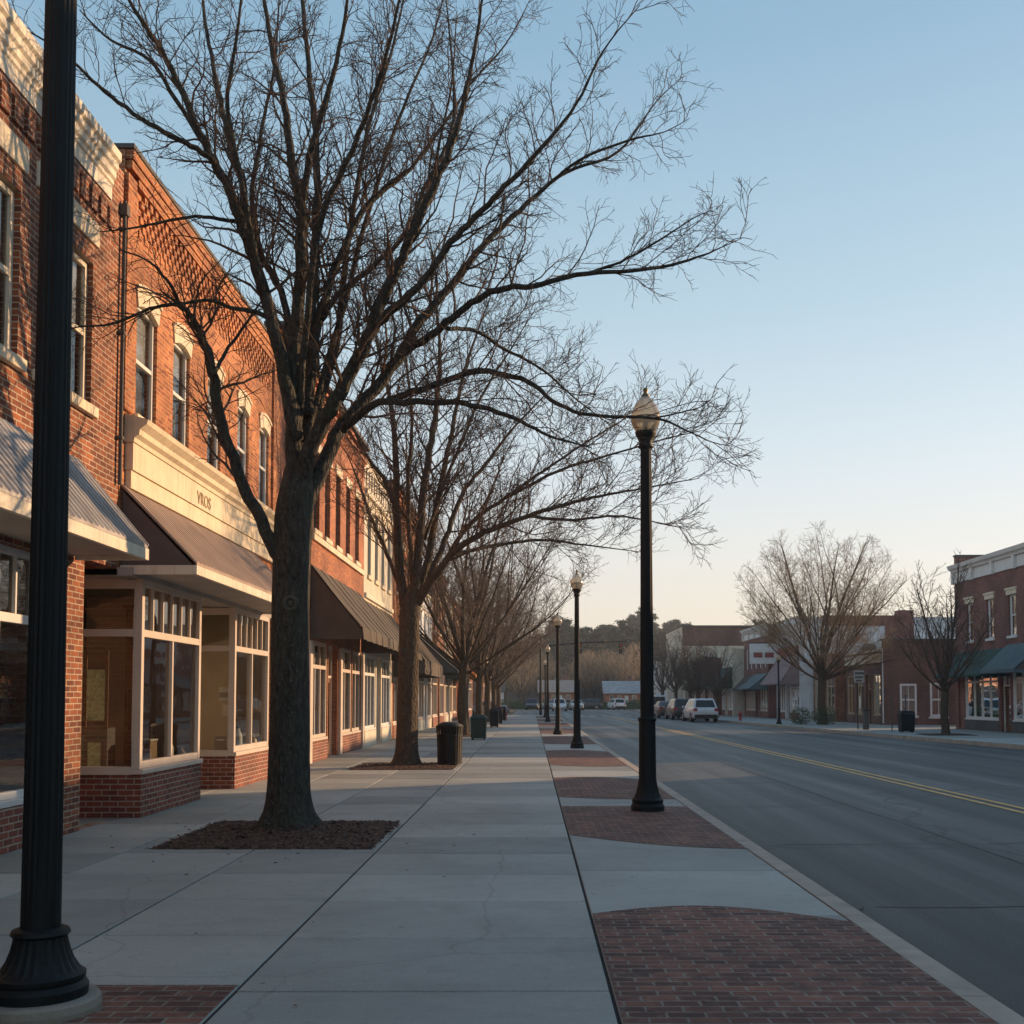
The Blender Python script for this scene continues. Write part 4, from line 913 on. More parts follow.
facade_building('painted_building', 'big pale building with a dark brick parapet far down the right side', 118.0, 134.0, 9.2, 'cream_wall',
    [(u, u+1.1, 5, 7) for u in (1, 4, 7, 10, 13)], [(0.8, 6, 'w'), (7, 8.2, 'd'), (9, 15, 'w')], [], frame=right(16.5, 118.0), extra=exR6)
facade_building('painted_building', 'pale low building far beyond the crossing on the right', 136.0, 152.0, 6.0, 'white_wall',
    [], [(0.8, 6, 'w'), (7, 8.2, 'd'), (9, 15, 'w')], [], frame=right(15.6, 136.0))
facade_building('brick_building', 'brick building on the left past the crossing', 118.0, 134.0, 8.0, 'brick_a', [(u, u+1, 4.8, 6.4) for u in (1, 4, 7, 10, 13)], [(0.8, 6, 'w'), (7, 8.2, 'd'), (9, 15, 'w')], [], cap='brick', frame=left(118.0))
facade_building('cream_building', 'pale building on the left past the crossing', 134.1, 150.0, 7.0, 'cream_wall', [(u, u+1, 4.6, 6.0) for u in (1, 4, 7, 10, 13)], [(0.8, 6, 'w'), (7, 8.2, 'd'), (9, 15, 'w')], [], frame=left(134.1))
# ================================================================== STREET LAMPS
def lamp_post(name, label, x, y, H=5.95, flutes=True, footing=False, z=0.0, group='acorn street lamps along the kerb'):
    t = thing(name, label, 'street lamp', (x, y, z), group)
    b0 = 0.0
    if footing:
        f = MB(); f.lathe([(0.30, 0), (0.303, 0.03), (0.298, 0.065), (0.285, 0.08), (0.0, 0.081)], 40); f.build('footing', 'footing', t, smooth=False); b0 = 0.08
    b = MB(); k = 0.66 if footing else 0.95
    b.lathe([(r_, b0+z_*k) for r_, z_ in ((0.235, 0), (0.238, 0.07), (0.225, 0.10), (0.215, 0.115), (0.222, 0.135), (0.224, 0.165), (0.205, 0.185), (0.190, 0.21), (0.165, 0.27), (0.145, 0.35), (0.134, 0.42), (0.128, 0.47))], 48, flute=(0.045, b0+0.19*k, b0+0.46*k))
    if footing: b.lathe([(0.132, b0+0.30), (0.146, b0+0.315), (0.138, b0+0.335), (0.112, b0+0.345)], 32)
    if not footing:
        b.lathe([(0.125, b0+0.44), (0.118, b0+1.27)], 32, flute=(0.04, b0+0.5, b0+1.26))
        b.lathe([(0.128, b0+1.27), (0.134, b0+1.295), (0.128, b0+1.32), (0.11, b0+1.33)], 32)
    b.build('base', 'iron', t, smooth=False, bevel=0)
    s = MB(); z0 = b0+(0.34 if footing else 1.325); zt = H-0.80
    s.lathe([(0.098, z0), (0.096, z0+0.5), (0.077, zt-0.12), (0.075, zt-0.12+0.02)], 40, flute=(0.07, z0+0.01, zt-0.12)); s.build('shaft', 'iron', t)
    c = MB(); c.lathe([(0.09, zt-0.10), (0.115, zt-0.08), (0.10, zt-0.05), (0.095, zt), (0.125, zt+0.06), (0.15, zt+0.11), (0.155, zt+0.14), (0.12, zt+0.15)], 28); c.build('collar', 'iron', t, smooth=True)
    g = MB(); pr = []; n = 26; z1 = zt+0.15; gh = 0.52
    for k in range(n+1):
        q = k/n
        r = 0.14+0.075*math.sin(min(1, q/0.36)*math.pi/2) if q < 0.36 else 0.045+0.17*(1-((q-0.36)/0.64)**1.9)
        pr.append((r*(1+(0.02 if k % 2 else -0.012)), z1+gh*q))
    g.lathe(pr, 36, flute=(0.02, z1, z1+gh)); g.build('globe', 'globe', t, smooth=True)
    bd = MB(); bd.lathe([(0.214, z1+gh*0.36), (0.222, z1+gh*0.375), (0.214, z1+gh*0.39)], 30); bd.build('band', 'brass', t, smooth=True)
    k = MB(); k.lathe([(0.05, z1+gh-0.01), (0.062, z1+gh+0.01), (0.03, z1+gh+0.03), (0.028, z1+gh+0.07), (0.042, z1+gh+0.09), (0.03, z1+gh+0.115), (0.0, z1+gh+0.135)], 16); k.build('finial', 'brass', t, smooth=True)
    bu = MB(); bu.lathe([(0.03, z1+0.01), (0.035, z1+0.1), (0.05, z1+0.18), (0.03, z1+0.24), (0.0, z1+0.25)], 12); bu.build('bulb', 'paper', t, smooth=True)
    return t
lamp_post('street_lamp', 'closest black fluted lamp post on a round concrete footing at the left edge', -2.52, 5.72, H=6.9, footing=True, group='acorn street lamps')
lp = lamp_post('street_lamp', 'tallest whole acorn lamp, black pole on brick paving beside the kerb', 1.66, 15.75, H=6.1, group='acorn street lamps')
for (x, y, s, lb) in ((1.47, 35.2, 0.935, 'second acorn lamp along the kerb, just behind the tallest one'), (1.18, 48.5, 0.88, 'third acorn lamp along the kerb, between the second and the far pair'),
                   (1.12, 74.0, 0.86, 'fourth acorn lamp down the kerb, taller of the far pair'), (1.2, 92.0, 0.8, 'farthest acorn lamp down the kerb, smaller of the far pair')):
    dup(lp, (x, y, 0), 0.3, lb, s)
dup(lp, (15.3, 68.0, 0), 0.2, 'black lamp post across the road in front of the mauve awning', 0.72)

# ================================================================== BINS, SIGNS, SMALL THINGS
def slat_bin(label, x, y, h=0.98, r=0.30):
    t = thing('litter_bin', label, 'litter bin', (x, y, 0), 'litter bins on the left pavement')
    s = MB(); n = 26
    for k in range(n):
        a = 2*math.pi*k/n; c_, s_ = math.cos(a), math.sin(a); w_ = 0.024
        pts = []
        for (rr, z) in ((r*0.94, 0.05), (r*0.96, 0.4), (r, 0.74), (r*1.06, h-0.06)): pts.append((rr, z))
        for (ra, za), (rb, zb) in zip(pts, pts[1:]):
            q = []
            for rr, z in ((ra, za), (rb, zb)):
                for e, dd in ((-1, 0), (1, 0), (1, 0.008), (-1, 0.008)):
                    q.append(((rr+dd)*c_-e*w_*s_, (rr+dd)*s_+e*w_*c_, z))
            s.hexa(q)
    s.build('slats', 'black', t)
    rg = MB()
    for (rr, z) in ((r*0.95, 0.06), (r*1.0, 0.72), (r*1.07, h-0.05)):
        rg.tube([Vector((rr*math.cos(2*math.pi*k/24), rr*math.sin(2*math.pi*k/24), z)) for k in range(25)], [0.014]*25, 6, cap=False)
    rg.build('rim', 'black', t)
    li = MB(); li.lathe([(r*0.88, 0.05), (r*0.9, 0.70), (r*0.86, 0.72)], 20); li.build('liner', 'black', t, smooth=True)
    ld = MB(); ld.lathe([(r*1.02, h-0.05), (r*0.98, h-0.01), (r*0.55, h+0.05), (r*0.5, h+0.05)], 24); ld.build('lid', 'black', t, smooth=True)
    return t
slat_bin('black slatted steel litter bin beside the second tree', -1.93, 26.2)
def box_bin(name, label, cat, x, y, w_, d_, h, mat, group=None):
    t = wthing(name, label, cat, (x, y, 0), group)
    b = MB(); b.hexa([(x-w_/2+0.03, y-d_/2+0.03, 0.05), (x+w_/2-0.03, y-d_/2+0.03, 0.05), (x+w_/2-0.03, y+d_/2-0.03, 0.05), (x-w_/2+0.03, y+d_/2-0.03, 0.05), (x-w_/2, y-d_/2, h*0.85), (x+w_/2, y-d_/2, h*0.85), (x+w_/2, y+d_/2, h*0.85), (x-w_/2, y+d_/2, h*0.85)])
    b.build('body', mat, t, bevel=0.02)
    l = MB(); l.hexa([(x-w_/2-0.03, y-d_/2-0.03, h*0.86), (x+w_/2+0.03, y-d_/2-0.03, h*0.86), (x+w_/2+0.03, y+d_/2+0.03, h*0.86), (x-w_/2-0.03, y+d_/2+0.03, h*0.86), (x-w_/2+0.08, y-d_/2+0.08, h), (x+w_/2-0.08, y-d_/2+0.08, h), (x+w_/2-0.08, y+d_/2-0.08, h), (x-w_/2+0.08, y+d_/2-0.08, h)])
    l.build('lid', mat, t, bevel=0.015)
    f = MB()
    for a in (-1, 1): f.box(x+a*w_*0.36-0.03, x+a*w_*0.36+0.03, y-d_*0.4, y+d_*0.4, 0, 0.052)
    f.build('foot', 'black', t)
    return t
box_bin('litter_bin', 'dark green square litter bin past the black slatted one', 'litter bin', -2.02, 42.5, 0.62, 0.62, 0.95, 'green_paint', 'litter bins on the left pavement')
for i, (y, lb) in enumerate(((60, 'black newspaper box past the green bin'), (68, 'black newspaper box at the middle of the far row on the left pavement'), (77, 'small black box, last before the benches on the left pavement'))):
    box_bin('newspaper_box', lb, 'newspaper box', -2.0, y, 0.5, 0.5, 1.0, 'black', 'boxes on the left pavement')
box_bin('litter_bin', 'black litter bin on the far pavement beside the small dark tree', 'litter bin', 17.7, 52.0, 0.66, 0.6, 1.0, 'black')
pb = wthing('notice_board', 'white notice board standing behind the black bin across the road', 'notice board', (17.55, 52.6, 0))
mb = MB()
for a in (-0.33, 0.33): mb.box(17.55+a-0.02, 17.55+a+0.02, 52.58, 52.62, 0, 1.75)
mb.build('post', 'slate', pb)
# sign post across the road
sg = wthing('street_sign', 'white rectangular sign on a dark post across the road', 'sign', (16.9, 57, 0))
mb = MB(); mb.tube([Vector((16.9, 57, 0)), Vector((16.9, 57, 2.6))], [0.035, 0.035], 8); mb.build('post', 'black', sg)
mb = MB(); mb.box(16.70, 17.24, 56.93, 56.955, 2.40, 3.02); mb.build('panel', 'soffit', sg, bevel=0.01)
mb = MB(); mb.box(16.76, 17.24, 56.922, 56.928, 2.82, 2.94); mb.box(16.76, 17.18, 56.922, 56.928, 2.62, 2.72); mb.box(16.8, 17.1, 56.922, 56.928, 2.45, 2.54); mb.build('mark', 'slate', sg)
bx = wthing('signal_cabinet', 'dark grey box at the foot of the sign post across the road', 'cabinet', (17.0, 56.0, 0))
mb = MB(); mb.box(16.9, 17.15, 55.9, 56.2, 0.0, 0.95); mb.build('body', 'slate', bx, bevel=0.02); mb = MB(); mb.box(16.87, 17.18, 55.87, 56.23, 0.953, 1.0); mb.build('cap', 'black', bx)
# hydrant
def hydrant(x, y, lb):
    t = thing('fire_hydrant', lb, 'hydrant', (x, y, 0))
    b = MB(); b.lathe([(0.16, 0), (0.16, 0.05), (0.10, 0.07), (0.10, 0.45), (0.13, 0.47), (0.13, 0.50), (0.11, 0.58), (0.05, 0.64), (0.03, 0.70), (0.0, 0.7)], 16); b.build('body', 'red', t, smooth=True)
    n = MB(); n.tube([Vector((-0.17, 0, 0.38)), Vector((0.17, 0, 0.38))], [0.045, 0.045], 8); n.tube([Vector((0, 0, 0.34)), Vector((0, -0.17, 0.34))], [0.06, 0.06], 8); n.build('nozzle', 'red', t)
hydrant(14.9, 78.5, 'red fire hydrant near the parked cars across the road')
hydrant(-1.9, 82.0, 'red fire hydrant far down the left pavement')
# painted sign on the white wall: hanging board
sgb = wthing('shop_sign', 'white board with two red marks above the teal awning', 'sign', (17.4, 87.0, 4.2))
mb = MB(); mb.box(17.3, 19.55, 86.95, 87.03, 4.3, 5.9); mb.build('panel', 'white', sgb, bevel=0.01)
mb = MB(); mb.box(17.6, 18.3, 86.93, 86.947, 4.8, 5.2); mb.box(18.5, 19.2, 86.93, 86.947, 4.8, 5.2); mb.build('mark', 'redsign', sgb)
mb = MB(); mb.tube([Vector((17.2, 86.99, 5.95)), Vector((19.6, 86.99, 5.95))], [0.04, 0.04], 6); mb.build('bracket', 'black', sgb)

# traffic signal with mast arm at the crossing
ts = wthing('traffic_signal', 'traffic signal mast with a long arm over the crossing', 'traffic signal', (-0.6, 103, 0))
mb = MB(); mb.tube([Vector((0.9, 103, 0)), Vector((0.9, 103, 7.0))], [0.13, 0.09], 10); mb.build('pole', 'iron', ts)
mb = MB(); mb.tube([Vector((0.9, 103, 6.4)), Vector((5.0, 103, 6.8)), Vector((9.0, 103, 6.9))], [0.08, 0.06, 0.04], 8); mb.build('arm', 'iron', ts)
for x in (4.6, 8.4):
    mb = MB(); mb.box(x-0.17, x+0.17, 102.8, 103.0, 5.75, 6.75); h_ = mb.build('signal_head', 'black', ts, bevel=0.02)
    for k, m_ in enumerate(('green_paint', 'brass', 'red')):
        q = MB(); q.tube([Vector((x, 102.78, 5.95+k*0.3)), Vector((x, 102.7, 5.95+k*0.3))], [0.11, 0.12], 10); q.build('lens', m_, h_)

# ================================================================== TREES
def perp(d, rng):
    a = Vector((rng.uniform(-1, 1), rng.uniform(-1, 1), rng.uniform(-1, 1))); a -= d*a.dot(d)
    return a.normalized() if a.length > 1e-3 else Vector((1, 0, 0))
def path(p, d, Ln, rng, seg, wob=0.18, up=0.06):
    pts = [p.copy()]; d = d.normalized()
    for k in range(seg):
        d = (d + perp(d, rng)*rng.uniform(0, wob) + Vector((0, 0, up))).normalized(); pts.append(pts[-1]+d*(Ln/seg))
    return pts
def at(pts, t):
    f = t*(len(pts)-1); i = min(int(f), len(pts)-2); return pts[i].lerp(pts[i+1], f-i), (pts[i+1]-pts[i]).normalized()
def spray(tw, pts, r0, r1, Ltot, rng, lvl, cfg):
    "side shoots along one branch, level by level"
    sp, ln, seg, sides, mn = cfg['lv'][lvl]
    n = max(1, int(Ltot/sp*rng.uniform(0.8, 1.15)))
    for k in range(n):
        t = cfg['start'][lvl]+(1-cfg['start'][lvl])*(k+rng.random())/n
        t = min(t, 0.99)
        p, d = at(pts, t)
        ax = perp(d, rng); 
        if lvl == 0 and ax.z < -0.45: ax = -ax if rng.random() < 0.75 else ax
        ang = R(rng.uniform(28, 58)); nd_ = (d*math.cos(ang)+ax*math.sin(ang)).normalized()
        l = ln*rng.uniform(0.55, 1.15)*(1-cfg.get('tip', 0.45)*t)
        if lvl == 0: l = max(l*min(1, Ltot/4.0), 0.35)
        env = cfg.get('env')
        if env:
            for _ in range(4):
                e = p+nd_*l; v = (e.x/env[1])**2+(e.y/env[1])**2+((e.z-env[0])/env[2])**2
                if v > 1.05: l *= 0.65
        rr = max(mn, (r0+(r1-r0)*t)*(0.5 if lvl == 0 else 0.6)); rr = min(rr, cfg['rmax'][lvl])
        q = path(p, nd_, l, rng, seg, cfg['wob'], cfg['up'])
        rad = [rr+(mn*0.75-rr)*(i/seg) for i in range(seg+1)]
        tw.tube(q, rad, sides, cap=False)
        if lvl+1 < len(cfg['lv']): spray(tw, q, rr, mn, l, rng, lvl+1, cfg)
CFG = dict(tip=0.68, lv=[(0.19, 1.65, 7, 4, 0.005), (0.115, 0.66, 5, 3, 0.0036), (0.078, 0.25, 3, 3, 0.0028)], start=[0.16, 0.12, 0.1], rmax=[0.022, 0.009, 0.005], wob=0.48, up=0.03)

def smooth_pts(pts, rad, n=4):
    out, ro = [], []; m = len(pts)
    for i in range(m-1):
        p0, p1, p2, p3 = pts[max(i-1, 0)], pts[i], pts[i+1], pts[min(i+2, m-1)]
        for k in range(n):
            t = k/n; t2, t3 = t*t, t*t*t
            out.append(0.5*((2*p1)+(-p0+p2)*t+(2*p0-5*p1+4*p2-p3)*t2+(-p0+3*p1-3*p2+p3)*t3)); ro.append(rad[i]+(rad[i+1]-rad[i])*t)
    out.append(pts[-1]); ro.append(rad[-1]); return out, ro
def traced_tree(name, label, base, Yb, trunk, limbs, seed, cfg, barkm, group, knots=()):
    rng = random.Random(seed); t = wthing(name, label, 'tree', base, group)
    tk = MB(); cr = MB(); tw = MB()
    pts = [P(x, y, Yb+dy) for x, y, r, dy in trunk]; rad = [r for x, y, r, dy in trunk]
    pts[0].z = -0.05
    q, rr = smooth_pts(pts, rad, 5)
    # lumpy, root-flared trunk surface
    i0 = len(tk.v); n = 28
    tk.tube(q, rr, n)
    for i in range(i0, len(tk.v)):
        x, y, z = tk.v[i]; k = (i-i0)//n; c = q[min(k, len(q)-1)]; a = math.atan2(y-c.y, x-c.x)
        f = 1+0.04*math.sin(3*a+z*1.3)+0.025*math.sin(7*a+2*z)+0.018*math.sin(17*a+3*z)*math.sin(5*z+a)+(0.30*max(0, 1-z/0.5)**1.5)*max(0, math.sin(5*a+0.6))
        tk.v[i] = (c.x+(x-c.x)*f, c.y+(y-c.y)*f, z)
    tk.build('trunk', barkm, t, smooth=True)
    for (kx, ky, kr, dy) in knots:     # healed pruning scars
        c = P(kx, ky, Yb+dy); k_ = MB()
        ring = [c+Vector((kr*math.cos(2*math.pi*k/18), 0.015-0.01*math.cos(4*math.pi*k/18), kr*math.sin(2*math.pi*k/18))) for k in range(19)]
        k_.tube(ring, [kr*0.36*(1+0.15*math.sin(k*1.7)) for k in range(18)]+[kr*0.36], 8, cap=False)
        k_.tube([c+Vector((0, 0.08, 0)), c+Vector((0, 0.0, 0))], [kr*0.95, kr*0.4], 12)
        k_.build('scar', 'scar', t, smooth=True)
    for (spec) in limbs:
        y0, y1 = spec[0]; ps = spec[1:]
        m = len(ps); pp = [P(a, b, Yb+y0+(y1-y0)*(k/(m-1))**0.8) for k, (a, b, r) in enumerate(ps)]; rd_ = [r*0.90 for a, b, r in ps]
        q, rr = smooth_pts(pp, rd_, 5)
        for k in range(1, len(q)): q[k] = q[k]+Vector((rng.uniform(-1, 1), rng.uniform(-1, 1), rng.uniform(-1, 1)))*min(rr[k]*0.35, 0.02)
        cr.tube(q, rr, 12 if rd_[0] > 0.07 else 9)
        Lt = sum((q[k+1]-q[k]).length for k in range(len(q)-1))
        c2 = dict(cfg)
        spray(tw, q, rd_[0]*0.6, rd_[-1], Lt, rng, 0, c2)
    cr.build('limbs', barkm, t, smooth=True)
    tw.build('crown', 'twig', t)
    return t
trunk1 = [(287, 832, 0.40, 0), (287, 812, 0.29, 0), (288, 780, 0.255, 0), (290, 700, 0.235, 0), (291, 600, 0.23, 0), (294, 520, 0.235, 0), (297, 490, 0.21, 0.0), (299, 462, 0.15, 0.06), (300, 440, 0.07, 0.10)]
L1 = [
 [(-0.03, -0.6), (296, 500, .13), (293, 402, .105), (297, 326, .092), (301, 240, .078), (301, 205, .07), (292, 160, .058), (282, 90, .045), (270, 40, .034), (262, -20, .024), (252, -90, .01)],
 [(0.05, 0.9), (303, 480, .13), (308, 402, .09), (311, 320, .078), (314, 250, .066), (318, 180, .055), (312, 100, .042), (303, 10, .03), (298, -80, .01)],
 [(-0.35, -1.2), (303, 200, .05), (312, 144, .042), (330, 88, .034), (345, 20, .024), (352, -60, .01)],
 [(-0.1, -1.5), (296, 440, .11), (281, 360, .092), (263, 290, .082), (247, 240, .076), (229, 190, .064), (209, 152, .056), (188, 105, .045), (168, 62, .036), (148, 30, .028), (124, -8, .02), (105, -50, .008)],
 [(-0.7, 0.3), (247, 240, .06), (243, 185, .052), (227, 132, .044), (216, 78, .034), (205, 20, .024), (198, -60, .009)],
 [(0.1, 1.0), (290, 365, .06), (284, 300, .05), (262, 255, .046), (252, 200, .036), (262, 130, .028), (275, 60, .018), (280, -20, .008)],
 [(-0.9, -2.0), (216, 163, .042), (190, 145, .036), (164, 132, .032), (126, 108, .027), (92, 80, .021), (60, 50, .015), (22, 28, .007)],
 [(-0.8, -1.0), (209, 152, .03), (176, 100, .03), (150, 60, .024), (110, 40, .016), (80, 10, .008)],
 [(0.05, 1.6), (308, 415, .085), (318, 328, .062), (333, 273, .054), (357, 219, .046), (382, 192, .038), (411, 168, .03), (440, 130, .024), (470, 85, .018), (505, 45, .012), (530, 0, .006)],
 [(0.4, -0.8), (319, 325, .05), (336, 298, .045), (365, 273, .038), (404, 236, .03), (428, 190, .024), (440, 140, .018), (452, 80, .012), (456, 20, .006)],
 [(0, -1.4), (300, 486, .14), (313, 443, .11), (334, 402, .098), (354, 369, .09), (369, 334, .082), (384, 294, .072), (402, 258, .062), (414, 228, .056), (446, 160, .046), (464, 100, .034), (476, 40, .022), (488, -40, .01)],
 [(-0.8, 0.6), (414, 228, .036), (424, 190, .03), (452, 130, .026), (452, 60, .018), (445, -10, .008)],
 [(-0.4, -2.4), (364, 345, .07), (384, 318, .062), (417, 288, .052), (451, 243, .044), (478, 214, .038), (505, 187, .034), (541, 148, .026), (576, 105, .018), (603, 51, .011), (640, 5, .005)],
 [(0.1, 1.8), (303, 505, .13), (326, 460, .11), (341, 426, .098), (361, 405, .09), (397, 359, .08), (423, 318, .066), (444, 293, .06), (477, 252, .05), (507, 222, .042), (537, 195, .034), (566, 172, .028), (618, 152, .02), (656, 102, .01), (684, 76, .004)],
 [(1.0, 0.2), (537, 195, .026), (580, 160, .022), (630, 140, .017), (664, 132, .008), (690, 118, .004)],
 [(0.6, -0.9), (403, 353, .065), (438, 329, .055), (471, 303, .048), (504, 288, .043), (532, 286, .038), (587, 273, .032), (642, 270, .025), (689, 260, .018), (720, 248, .008), (742, 238, .004)],
 [(-0.2, -0.6), (587, 273, .02), (620, 262, .018), (660, 240, .014), (690, 220, .008), (712, 210, .004)],
 [(0.1, -1.9), (344, 430, .06), (374, 404, .05), (405, 402, .044), (438, 402, .04), (471, 405, .035), (514, 418, .027), (550, 436, .017), (592, 448, .006)],
 [(0.5, -1.3), (388, 400, .052), (423, 389, .047), (476, 372, .042), (505, 375, .037), (531, 383, .032), (556, 403, .028), (589, 415, .024), (655, 418, .018), (685, 430, .011), (712, 442, .007), (732, 446, .004)],
 [(-1.0, -1.1), (655, 418, .012), (682, 412, .01), (702, 406, .006), (718, 392, .004)],
 [(0.9, 2.4), (446, 328, .034), (476, 331, .03), (504, 349, .026), (540, 368, .02), (575, 398, .013), (610, 425, .006)],
 [(0.0, -0.7), (289, 575, .12), (266, 530, .088), (240, 478, .08), (223, 425, .074), (213, 372, .068), (203, 340, .06), (192, 318, .045), (177, 305, .026), (150, 309, .021), (111, 324, .016), (78, 327, .01), (50, 335, .004)],
 [(-0.7, -1.6), (179, 304, .028), (170, 285, .022), (150, 262, .014), (120, 250, .007)],
 [(-0.3, -0.9), (277, 325, .04), (258, 312, .034), (236, 309, .028), (208, 300, .023), (180, 303, .016), (160, 290, .007)],
 [(-0.5, 0.2), (214, 375, .03), (226, 352, .024), (245, 325, .02), (262, 300, .012)],
 [(-0.5, -1.5), (238, 222, .03), (214, 218, .024), (188, 217, .02), (138, 227, .014), (99, 232, .005)],
 [(0, 1.8), (300, 470, .06), (335, 350, .05), (350, 230, .042), (368, 130, .032), (392, 50, .022), (410, -30, .01)],
 [(0, 2.4), (305, 440, .05), (345, 300, .042), (372, 200, .034), (402, 110, .025), (432, 40, .016), (450, -30, .008)],
 [(0, -2.2), (298, 430, .05), (316, 240, .044), (352, 150, .036), (382, 70, .026), (404, -20, .012)],
 [(-0.6, -1.8), (262, 290, .04), (246, 205, .034), (228, 110, .028), (236, 40, .02), (246, -40, .01)],
]
traced_tree('street_tree', 'closest bare tree with thick mossy trunk, crown filling the top of the picture', (-3.1, 13.55, 0), 13.55, trunk1, L1, 11, CFG, 'bark', 'bare street trees along the left pavement', knots=((290, 603, 0.075, -0.235),))

CFG2 = dict(tip=0.5, lv=[(0.25, 2.3, 6, 4, 0.0085), (0.17, 0.95, 4, 3, 0.006), (0.13, 0.38, 2, 3, 0.005)], start=[0.18, 0.12, 0.1], rmax=[0.028, 0.012, 0.007], wob=0.36, up=0.08)
trunk2 = [(405, 768, 0.36, 0), (406, 755, 0.27, 0), (407, 720, 0.25, 0), (409, 660, 0.235, 0), (410, 615, 0.24, 0), (412, 600, 0.2, 0), (414, 585, 0.12, 0)]
L2 = [
 [(0, 1), (408, 620, .15), (400, 570, .115), (396, 510, .1), (396, 452, .08), (390, 400, .06), (378, 350, .045), (370, 300, .03), (362, 265, .01)],
 [(0.3, -1.5), (396, 510, .06), (383, 478, .055), (366, 455, .04), (350, 420, .03), (335, 385, .012)],
 [(0, -1), (413, 610, .15), (418, 560, .12), (422, 510, .105), (428, 460, .09), (436, 410, .07), (440, 360, .05), (436, 310, .03), (430, 270, .01)],
 [(0, 2), (416, 600, .13), (428, 560, .1), (438, 500, .085), (450, 440, .065), (462, 380, .05), (478, 330, .03), (492, 292, .01)],
 [(0, -2.4), (418, 602, .13), (436, 575, .1), (458, 548, .085), (490, 530, .07), (520, 519, .058), (560, 506, .045), (600, 496, .034), (645, 488, .022), (700, 478, .008)],
 [(-2.0, -2.6), (530, 516, .045), (572, 520, .036), (615, 516, .026), (655, 522, .016), (690, 530, .006)],
 [(-1.0, -1.6), (505, 498, .045), (560, 470, .038), (610, 455, .028), (660, 440, .018), (705, 430, .007)],
 [(0, 1.6), (425, 590, .09), (445, 540, .075), (462, 495, .062), (485, 465, .05), (512, 430, .035), (545, 395, .02), (580, 360, .008)],
 [(0, -0.6), (440, 570, .07), (470, 524, .058), (505, 498, .048), (545, 470, .036), (590, 440, .024), (640, 410, .008)],
 [(0, 2.4), (450, 555, .06), (495, 545, .05), (540, 540, .04), (585, 545, .025), (640, 552, .008)],
 [(0, -2), (414, 590, .08), (410, 540, .065), (408, 480, .055), (412, 420, .04), (405, 350, .025), (400, 290, .01)],
 [(0, 3), (405, 600, .08), (388, 555, .06), (372, 520, .045), (358, 480, .03), (345, 450, .01)],
 [(0, 0.5), (424, 540, .05), (450, 470, .045), (480, 400, .035), (510, 350, .022), (535, 310, .008)],
]
traced_tree('street_tree', 'second bare tree on the left pavement, beside the black slatted bin', (-2.97, 25.9, 0), 25.9, trunk2, L2, 23, CFG2, 'bark2', 'bare street trees along the left pavement', knots=((404, 650, 0.06, -0.22),))

def grown_tree(name, label, loc, H, r0, seed, nl=7, fork=2.6, spread=0.75, cfg=None, group=None, barkm='bark2', rise=0.05, sub=2, round_=False):
    rng = random.Random(seed); t = thing(name, label, 'tree', loc, group); tk = MB(); cr = MB(); tw = MB()
    cfg = cfg or CFG3
    tp = [Vector((0, 0, -0.05)), Vector((0.02, 0, fork*0.12)), Vector((-0.03, 0.02, fork*0.5)), Vector((0.03, 0, fork)), Vector((0.0, 0, fork*1.15))]
    q, rr = smooth_pts(tp, [r0*1.4, r0*1.05, r0*0.92, r0*0.95, r0*0.4], 4); tk.tube(q, rr, 12); tk.build('trunk', barkm, t, smooth=True)
    cz, rx, rz2 = env = (cfg.get('cz', 0.58)*H, spread*H*0.5, H*(1-cfg.get('cz', 0.58)))
    cfg = dict(cfg); cfg['env'] = env
    def reach(p, d):
        l = 0.5
        while l < 3*H:
            e = p+d*l
            if (e.x/rx)**2+(e.y/rx)**2+((e.z-cz)/rz2)**2 > 1: break
            l += 0.2
        return l
    ga = 2.39996
    for k in range(nl):
        a = ga*k+rng.uniform(-0.3, 0.3); inc = R(cfg.get('inc', 62))*math.sqrt((k+0.5)/nl)
        d = Vector((math.cos(a)*math.sin(inc), math.sin(a)*math.sin(inc), math.cos(inc)))
        h0 = fork*(1.12-0.25*(k/nl)+rng.uniform(-0.04, 0.04)); o = Vector((0.03*math.cos(a), 0.03*math.sin(a), h0)); Ll = reach(o, d)*rng.uniform(0.9, 1.02)
        p = path(o, d, Ll, rng, 9, 0.13, rise)
        rb = r0*(cfg.get('limb', (0.5, 0.36))[0] if k < 4 else cfg.get('limb', (0.5, 0.36))[1])
        rad = [rb*(1-i/9)**0.85+0.010 for i in range(10)]; cr.tube(p, rad, 8)
        spray(tw, p, rb*0.7, 0.01, Ll, rng, 0, cfg)
        for j in range(sub):
            t_ = rng.uniform(0.12, 0.55); b, dd = at(p, t_); ax = perp(dd, rng)
            if ax.z < -0.2: ax = -ax
            d2 = (dd+ax*rng.uniform(0.35, 0.75)).normalized(); l2 = min(reach(b, d2)*rng.uniform(0.85, 1.0), Ll)
            p2 = path(b, d2, l2, rng, 7, 0.15, rise); r2 = rb*(1-t_)*0.6
            cr.tube(p2, [r2*(1-i/7)+0.008 for i in range(8)], 6); spray(tw, p2, r2*0.6, 0.01, l2, rng, 0, cfg)
    cr.build('limbs', barkm, t, smooth=True); tw.build('crown', cfg.get('twig', 'twig'), t); return t
CFG3 = dict(twig='twig_mid', limb=(0.40, 0.22), lv=[(0.36, 2.0, 4, 3, 0.010), (0.26, 0.9, 3, 3, 0.0075), (0.2, 0.42, 2, 3, 0.0065)], start=[0.2, 0.15, 0.1], rmax=[0.035, 0.018, 0.012], wob=0.25, up=0.07)
GL = 'bare street trees along the left pavement'
ta = grown_tree('street_tree', 'third bare tree on the left pavement, behind the green bin', (-2.85, 46.5, 0), 11.2, 0.24, 3, nl=14, fork=2.9, spread=1.15, group=GL)
